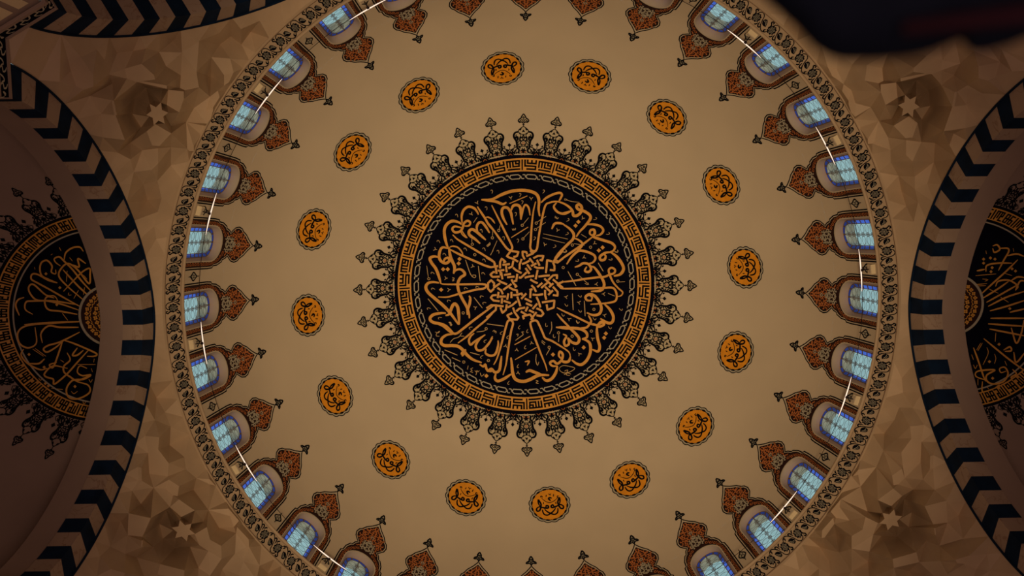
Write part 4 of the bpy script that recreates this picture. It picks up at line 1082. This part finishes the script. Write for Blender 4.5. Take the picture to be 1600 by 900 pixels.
g.v = [np.concatenate(g.v) - base2]; bx = build('housing', g, M_BOX, root)
g = G(); g.box((R - .113, 0, ZB + .17), (.004, 0, 0), (0, .085, 0), (0, 0, .068)); g.v = [np.concatenate(g.v) - base2]; lid = build('lid', g, M_DOME, root)
tag(root, '', 'box', 'cream boxes behind the glowing tubes')
for k in range(16):
    ang = math.radians(-5.625 + 22.5 * k)
    if k == 0: c = root
    else:
        c = root.copy(); COL.objects.link(c)
        for q in (bx, lid):
            d = q.copy(); COL.objects.link(d); d.parent = c
    c.location = (R * math.cos(ang), R * math.sin(ang), ZB); c.rotation_euler = (0, 0, ang)
    c['label'] = 'small cream box on the dome foot behind a glowing tube, ' + ['just left of the top', 'second clockwise', 'third clockwise', 'fourth clockwise, right side', 'fifth clockwise, right side', 'sixth clockwise', 'seventh clockwise', 'eighth clockwise',
                  'ninth clockwise, at the bottom', 'tenth clockwise', 'eleventh clockwise', 'twelfth clockwise, left side', 'thirteenth clockwise, left side', 'fourteenth clockwise', 'fifteenth clockwise', 'sixteenth clockwise'][(k + 4) % 16]

# ------------------------------------------------------------------ medallions in the half domes left and right
def side_medallion(adeg, label, items, dias, lines):
    az_ = math.radians(adeg); cen = np.array([BAYC * math.cos(az_), BAYC * math.sin(az_), ZC])
    root = empty('half_dome_medallion', tuple(cen + np.array([0, 0, BAYR]))); tag(root, label, 'medallion', 'navy medallions in the half domes')
    L0 = np.array(root.location)
    nx = np.array([math.cos(az_), math.sin(az_), 0]); ty = np.array([-math.sin(az_), math.cos(az_), 0])
    def mpp(P, layer=0.0):           # (angle, metres from the crown); only the half beyond the arch exists
        P = np.asarray(P, float); ph = P[:, 1] / BAYR
        return cen + (BAYR - layer) * (np.sin(ph) * np.cos(P[:, 0]))[:, None] * nx + (BAYR - layer) * (np.sin(ph) * np.sin(P[:, 0]))[:, None] * ty + ((BAYR - layer) * np.cos(ph))[:, None] * np.array([0, 0, 1.0])
    H = PI / 2
    def ann(r0, r1, rings, layer, n=97):
        g = G(); a = np.linspace(-H, H, n); g.grid([mpp(np.stack([a, np.full(n, r)], 1), layer) for r in np.linspace(r0, r1, rings)]); return g
    def ch(nm, g, mt, par=root):
        g.v = [np.concatenate(g.v) - L0]; return build(nm, g, mt, par)
    RM = 2.36
    ch('navy_ground', ann(.02, RM, 20, .012), M_NAVY)
    ch('kufic_band', ann(RM - .34, RM - .06, 4, .020), M_GOLD)
    ch('pale_ring', ann(RM - .43, RM - .40, 2, .020), M_SILVER)
    g = G(); NKs = 13
    for k in range(NKs):
        def mk(P, layer=0.0, k=k):
            P = np.asarray(P, float); return mpp(np.stack([-H + (k + P[:, 0]) * PI / NKs, RM - .33 + .26 * P[:, 1]], 1), layer)
        def st(P, wv=.13):
            P = np.array(P, float); hu = wv * .26 / (2.15 * PI / NKs) / 2; hv = wv / 2
            for a_, b_ in zip(P[:-1], P[1:]):
                x0, x1 = min(a_[0], b_[0]) - hu, max(a_[0], b_[0]) + hu; y0, y1 = min(a_[1], b_[1]) - hv, max(a_[1], b_[1]) + hv
                xs = np.linspace(x0, x1, 3); g.grid([mk(np.stack([xs, np.full(3, y)], 1), .028) for y in (y0, y1)])
        st([(.05, .12), (.05, .88)]); st([(.17, .12), (.17, .86), (.46, .86)]); st([(.27, .86), (.27, .3)]); st([(.37, .86), (.37, .12), (.50, .12)]); st([(.46, .86), (.46, .5), (.37, .5)])
        st([(.60, .14), (.72, .14), (.72, .86), (.60, .86), (.60, .14)]); st([(.60, .5), (.80, .5)]); st([(.93, .86), (.82, .86), (.82, .14), (.93, .14), (.93, .5), (.82, .5)])
    ch('kufic_letters', g, M_INK)
    # rosette
    ch('rosette_ground', ann(.02, .66, 8, .020, 49), M_MAROON)
    ch('rosette_ring', ann(.64, .69, 2, .026, 65), M_SILVER)
    g = G()
    for rr_, n_, s1 in ((.15, 6, .07), (.34, 10, .07), (.52, 16, .065)):
        for i in range(n_):
            a_ = -H + PI * (i + .5) / n_
            def ml(P, layer=0.0, a_=a_, rr_=rr_):
                P = np.asarray(P, float); return mpp(np.stack([a_ + P[:, 0] / rr_, rr_ + P[:, 1]], 1), layer)
            for q in range(4):
                t = q * PI / 2 + i
                fan(g, ring_pts(.42 * s1 * math.cos(t), .42 * s1 * math.sin(t), s1 * .33, 6), ml, .030)
            ribbon(g, [(-s1, -s1), (-s1 * .2, -s1 * 1.3), (s1, -s1 * .8)], .014, ml, .04, layer=.028)
    ch('rosette_petals', g, M_GOLD)
    # sunburst around
    g = G(); gl = G()
    for k in range(14):
        a_ = -H + PI * (k + .25) / 13
        def ml(P, layer=0.0, a_=a_):
            P = np.asarray(P, float); P = np.stack([P[:, 0] * .0118, RM + (P[:, 1] - 203.5) * .0145], 1); q = np.stack([a_ + P[:, 0] / P[:, 1], P[:, 1]], 1)
            ok = np.clip(q[:, 0], -H, H); q[:, 0] = ok
            return mpp(q, layer)
        for wv, L in HALF + FIN:
            for sgn in (1, -1): ribbon(g, [(sgn * x, y) for x, y in L], wv * 1.35 + .2, ml, 3, layer=.014)
        fan(g, half_pitch([(0, 225), (4, 221), (0, 217), (-4, 221)]), ml, .014)
        ribbon(g, half_pitch([(0, 214), (5, 209.4), (0, 204.8), (-5, 209.4)]), 1.3, ml, 3, smooth=False, closed=True, layer=.014)
    ch('sunburst_scrollwork', g, M_INK)
    mt_ = map_trace(cen, BAYR)
    g = G()
    for conv, L in items: strokes(conv, L, g, mt_, layer=.024)
    for conv, L in dias: dia(conv, L, g, mt_, r=2.6, layer=.024)
    for conv, L in lines: thin(conv, L, g, mt_, 1.0)
    ch('calligraphy', g, M_GOLD)
L1 = tr(0, 340, 5.294); L2 = tr(0, 500, 5.294); R1 = tr(1480, 340, 5.625); R2 = tr(1480, 500, 5.0)
w_ = 2.7
side_medallion(180, 'navy calligraphy medallion in the half dome at the left, half hidden by the arch',
    [(L1, [(w_, L) for L in ([(475, 540), (400, 510), (345, 480), (330, 420), (345, 370), (390, 355), (430, 400), (425, 450), (460, 465), (460, 430)], [(500, 400), (460, 370), (450, 340), (490, 325), (530, 360), (600, 430), (680, 530), (765, 620)],
        [(530, 350), (545, 290), (600, 250), (660, 245), (690, 280)], [(570, 380), (620, 400), (655, 405), (645, 340), (710, 380)], [(525, 610), (600, 530), (680, 450), (740, 420), (745, 470), (735, 545), (640, 430), (560, 380), (500, 430), (490, 490), (560, 570), (700, 690)],
        [(730, 645), (640, 560), (520, 430)], [(670, 740), (560, 680), (420, 600), (310, 540), (260, 510), (265, 470), (310, 470), (400, 520), (470, 540)], [(650, 765), (520, 720), (400, 690), (300, 680), (245, 620), (240, 570), (280, 555), (380, 640), (450, 650), (480, 690)],
        [(640, 800), (500, 775), (400, 760), (370, 700), (390, 655), (450, 665)], [(640, 720), (440, 690), (270, 690), (215, 700), (210, 760), (270, 800)], [(200, 660), (150, 680), (130, 730), (160, 810)], [(660, 860), (400, 870), (200, 885)])]),
     (L2, [(w_, L) for L in ([(650, 15), (450, 25), (230, 45), (150, 100), (160, 190), (230, 230), (300, 190), (290, 60)], [(650, 60), (500, 60), (400, 50), (340, 110), (350, 190)], [(660, 100), (500, 180), (400, 210), (360, 240), (390, 265), (470, 220), (530, 160)],
        [(195, 240), (175, 290), (230, 360), (330, 410), (390, 400)], [(240, 360), (320, 360), (370, 320)], [(520, 165), (490, 260), (440, 390), (410, 370), (470, 350)], [(520, 165), (600, 190), (720, 240), (800, 280), (780, 300), (720, 300)],
        [(740, 240), (640, 350), (550, 450), (450, 530), (440, 490), (380, 470), (370, 440), (440, 380), (560, 400)], [(640, 230), (600, 290), (640, 290), (690, 250)], [(555, 270), (580, 330), (530, 380), (530, 430), (580, 470), (640, 500), (740, 460)],
        [(720, 400), (660, 380), (640, 430), (680, 460), (750, 455), (690, 490), (600, 500), (550, 570), (570, 640), (650, 650), (740, 600), (730, 540), (640, 510), (590, 480)])])],
    [(L1, [(495, 580), (470, 720), (380, 465)]), (L2, [(240, 285), (375, 525), (400, 545), (620, 550), (365, 390)])],
    [(L1, [[(555, 440), (550, 530)], [(610, 670), (650, 600)], [(690, 640), (700, 575)], [(515, 790), (560, 850)], [(420, 310), (435, 300)], [(490, 245), (505, 275)], [(285, 410), (290, 430)], [(690, 475), (720, 510)], [(575, 330), (600, 360)], [(570, 620), (565, 640), (590, 640)]]),
     (L2, [[(270, 240), (360, 300)], [(640, 368), (790, 368)], [(425, 565), (520, 575)], [(290, 235), (380, 300)], [(735, 490), (750, 515), (765, 490)], [(780, 320), (775, 350)], [(685, 670), (695, 695), (715, 670)], [(755, 400), (765, 430)], [(590, 590), (610, 610), (640, 590)], [(320, 480), (335, 500), (355, 480)], [(500, 330), (530, 350)]])])
side_medallion(0, 'navy calligraphy medallion in the half dome at the right, half hidden by the arch',
    [(R1, [(w_, L) for L in ([(400, 250), (440, 240), (462, 280), (415, 305), (400, 270)], [(455, 270), (530, 270), (540, 300), (500, 370), (450, 465)], [(530, 335), (610, 320), (675, 340)], [(340, 475), (350, 420), (450, 400), (570, 400)], [(260, 468), (330, 455)],
        [(620, 370), (520, 470), (420, 560), (290, 680)], [(425, 605), (450, 560), (540, 550), (620, 600), (600, 640)], [(540, 560), (440, 630), (310, 710)], [(690, 530), (620, 522), (560, 555)], [(620, 590), (480, 670), (345, 745)], [(690, 645), (520, 700), (360, 780)],
        [(690, 725), (520, 780), (375, 820)], [(690, 800), (550, 832)], [(380, 885), (690, 885)], [(600, 640), (640, 560), (690, 560)])]),
     (R2, [(w_, L) for L in ([(205, 215), (240, 310), (280, 430), (300, 480)], [(300, 470), (225, 440), (240, 400), (370, 390), (310, 430), (310, 475), (360, 500), (440, 480), (475, 420), (450, 370), (410, 380), (420, 410), (460, 400)], [(275, 480), (275, 560), (320, 620), (400, 625), (460, 570), (450, 510)],
        [(285, 145), (400, 240), (500, 320), (610, 400)], [(350, 555), (410, 505)], [(510, 385), (540, 420), (500, 450), (550, 480), (550, 540), (480, 570)], [(330, 70), (610, 125)], [(320, 30), (610, 50)], [(440, 235), (490, 210), (500, 240), (450, 245)], [(520, 250), (540, 330), (610, 250)], [(500, 60), (540, 180), (580, 100), (600, 0)])])],
    [(R1, [(320, 365), (320, 400), (380, 355), (420, 365), (395, 440), (385, 475), (570, 450), (600, 470), (550, 800)]), (R2, [(355, 455), (405, 190), (330, 325), (585, 435)])],
    [(R1, [[(250, 510), (430, 495)], [(230, 590), (350, 580)], [(235, 602), (340, 598)], [(505, 490), (570, 510)], [(370, 630), (450, 665)], [(340, 290), (345, 320)], [(470, 700), (540, 745)], [(310, 540), (360, 545), (330, 560)], [(580, 270), (585, 300)], [(255, 620), (280, 640)]]),
     (R2, [[(240, 240), (275, 180)], [(230, 235), (262, 180)], [(310, 215), (320, 260), (280, 350)], [(370, 265), (380, 300), (370, 340)], [(190, 270), (205, 310)], [(205, 350), (220, 380), (235, 350)], [(240, 460), (240, 510)], [(310, 520), (325, 540)], [(380, 570), (395, 585), (405, 565)], [(275, 600), (280, 650)], [(380, 100), (375, 170)], [(450, 320), (465, 355)]])])

# ------------------------------------------------------------------ dark cloth hanging close over the viewer, top right
def cam_pt(px, py, d):
    v = np.array([(px - 800) / F * d, (py - 450) / F * d, d]); return CAM + v @ RC
root = empty('overhanging_cloth', tuple(cam_pt(1420, -40, .36))); tag(root, 'dark out-of-focus cloth hanging close overhead across the top right corner', 'cloth')
L0 = np.array(root.location)
edge = [(1150, -60), (1182, -12), (1215, 18), (1245, 46), (1272, 74), (1305, 92), (1345, 95), (1400, 92), (1440, 86), (1475, 74), (1502, 64), (1512, 76), (1530, 82), (1560, 76), (1600, 62), (1680, 30), (1780, 0)]
ed_ = smooth_path(edge, 8)
rows = []; N = 18
for j in range(N):
    u = j / (N - 1); row = []
    for i, (x, y) in enumerate(ed_):
        yy = y * (1 - u) + (-330) * u; xx = x + (u * 30 if x < 1300 else 0)
        fold = .004 * math.sin(x * .012 + u * 2.2) + .002 * math.sin(x * .03 - u * 3)
        row.append(cam_pt(xx, yy, .345 + fold - .02 * (1 - math.exp(-u * 14))))
    rows.append(row)
back = []
for j in range(N - 1, -1, -1):
    u = j / (N - 1); row = []
    for i, (x, y) in enumerate(ed_):
        yy = (y - 1.0) * (1 - u) + (-330) * u; xx = x + (u * 30 if x < 1300 else 0)
        fold = .004 * math.sin(x * .012 + u * 2.2) + .002 * math.sin(x * .03 - u * 3)
        row.append(cam_pt(xx, yy, .345 + fold + .012 + .02 * (1 - math.exp(-u * 14))))
    back.append(row)
g = G(); g.grid(np.array(rows + back) - L0); build('folded_cloth', g, M_CLOTH, root, True)
g = G(); rows = []
for u in np.linspace(0, 1, 6):
    row = []
    for x in np.linspace(1412, 1700, 20):
        t = (x - 1412) / 288; y = 44 - 34 * t + (u - .5) * (24 + 16 * t)
        y = y; uu = .5
        fold = 0
        row.append(cam_pt(x, y, .322 + fold - .006 * math.sin(PI * u)))
    rows.append(row)
g.grid(np.array(rows) - L0); o = build('reddish_fold', g, M_REDCLOTH, root, True); o['label'] = 'faint reddish fold'
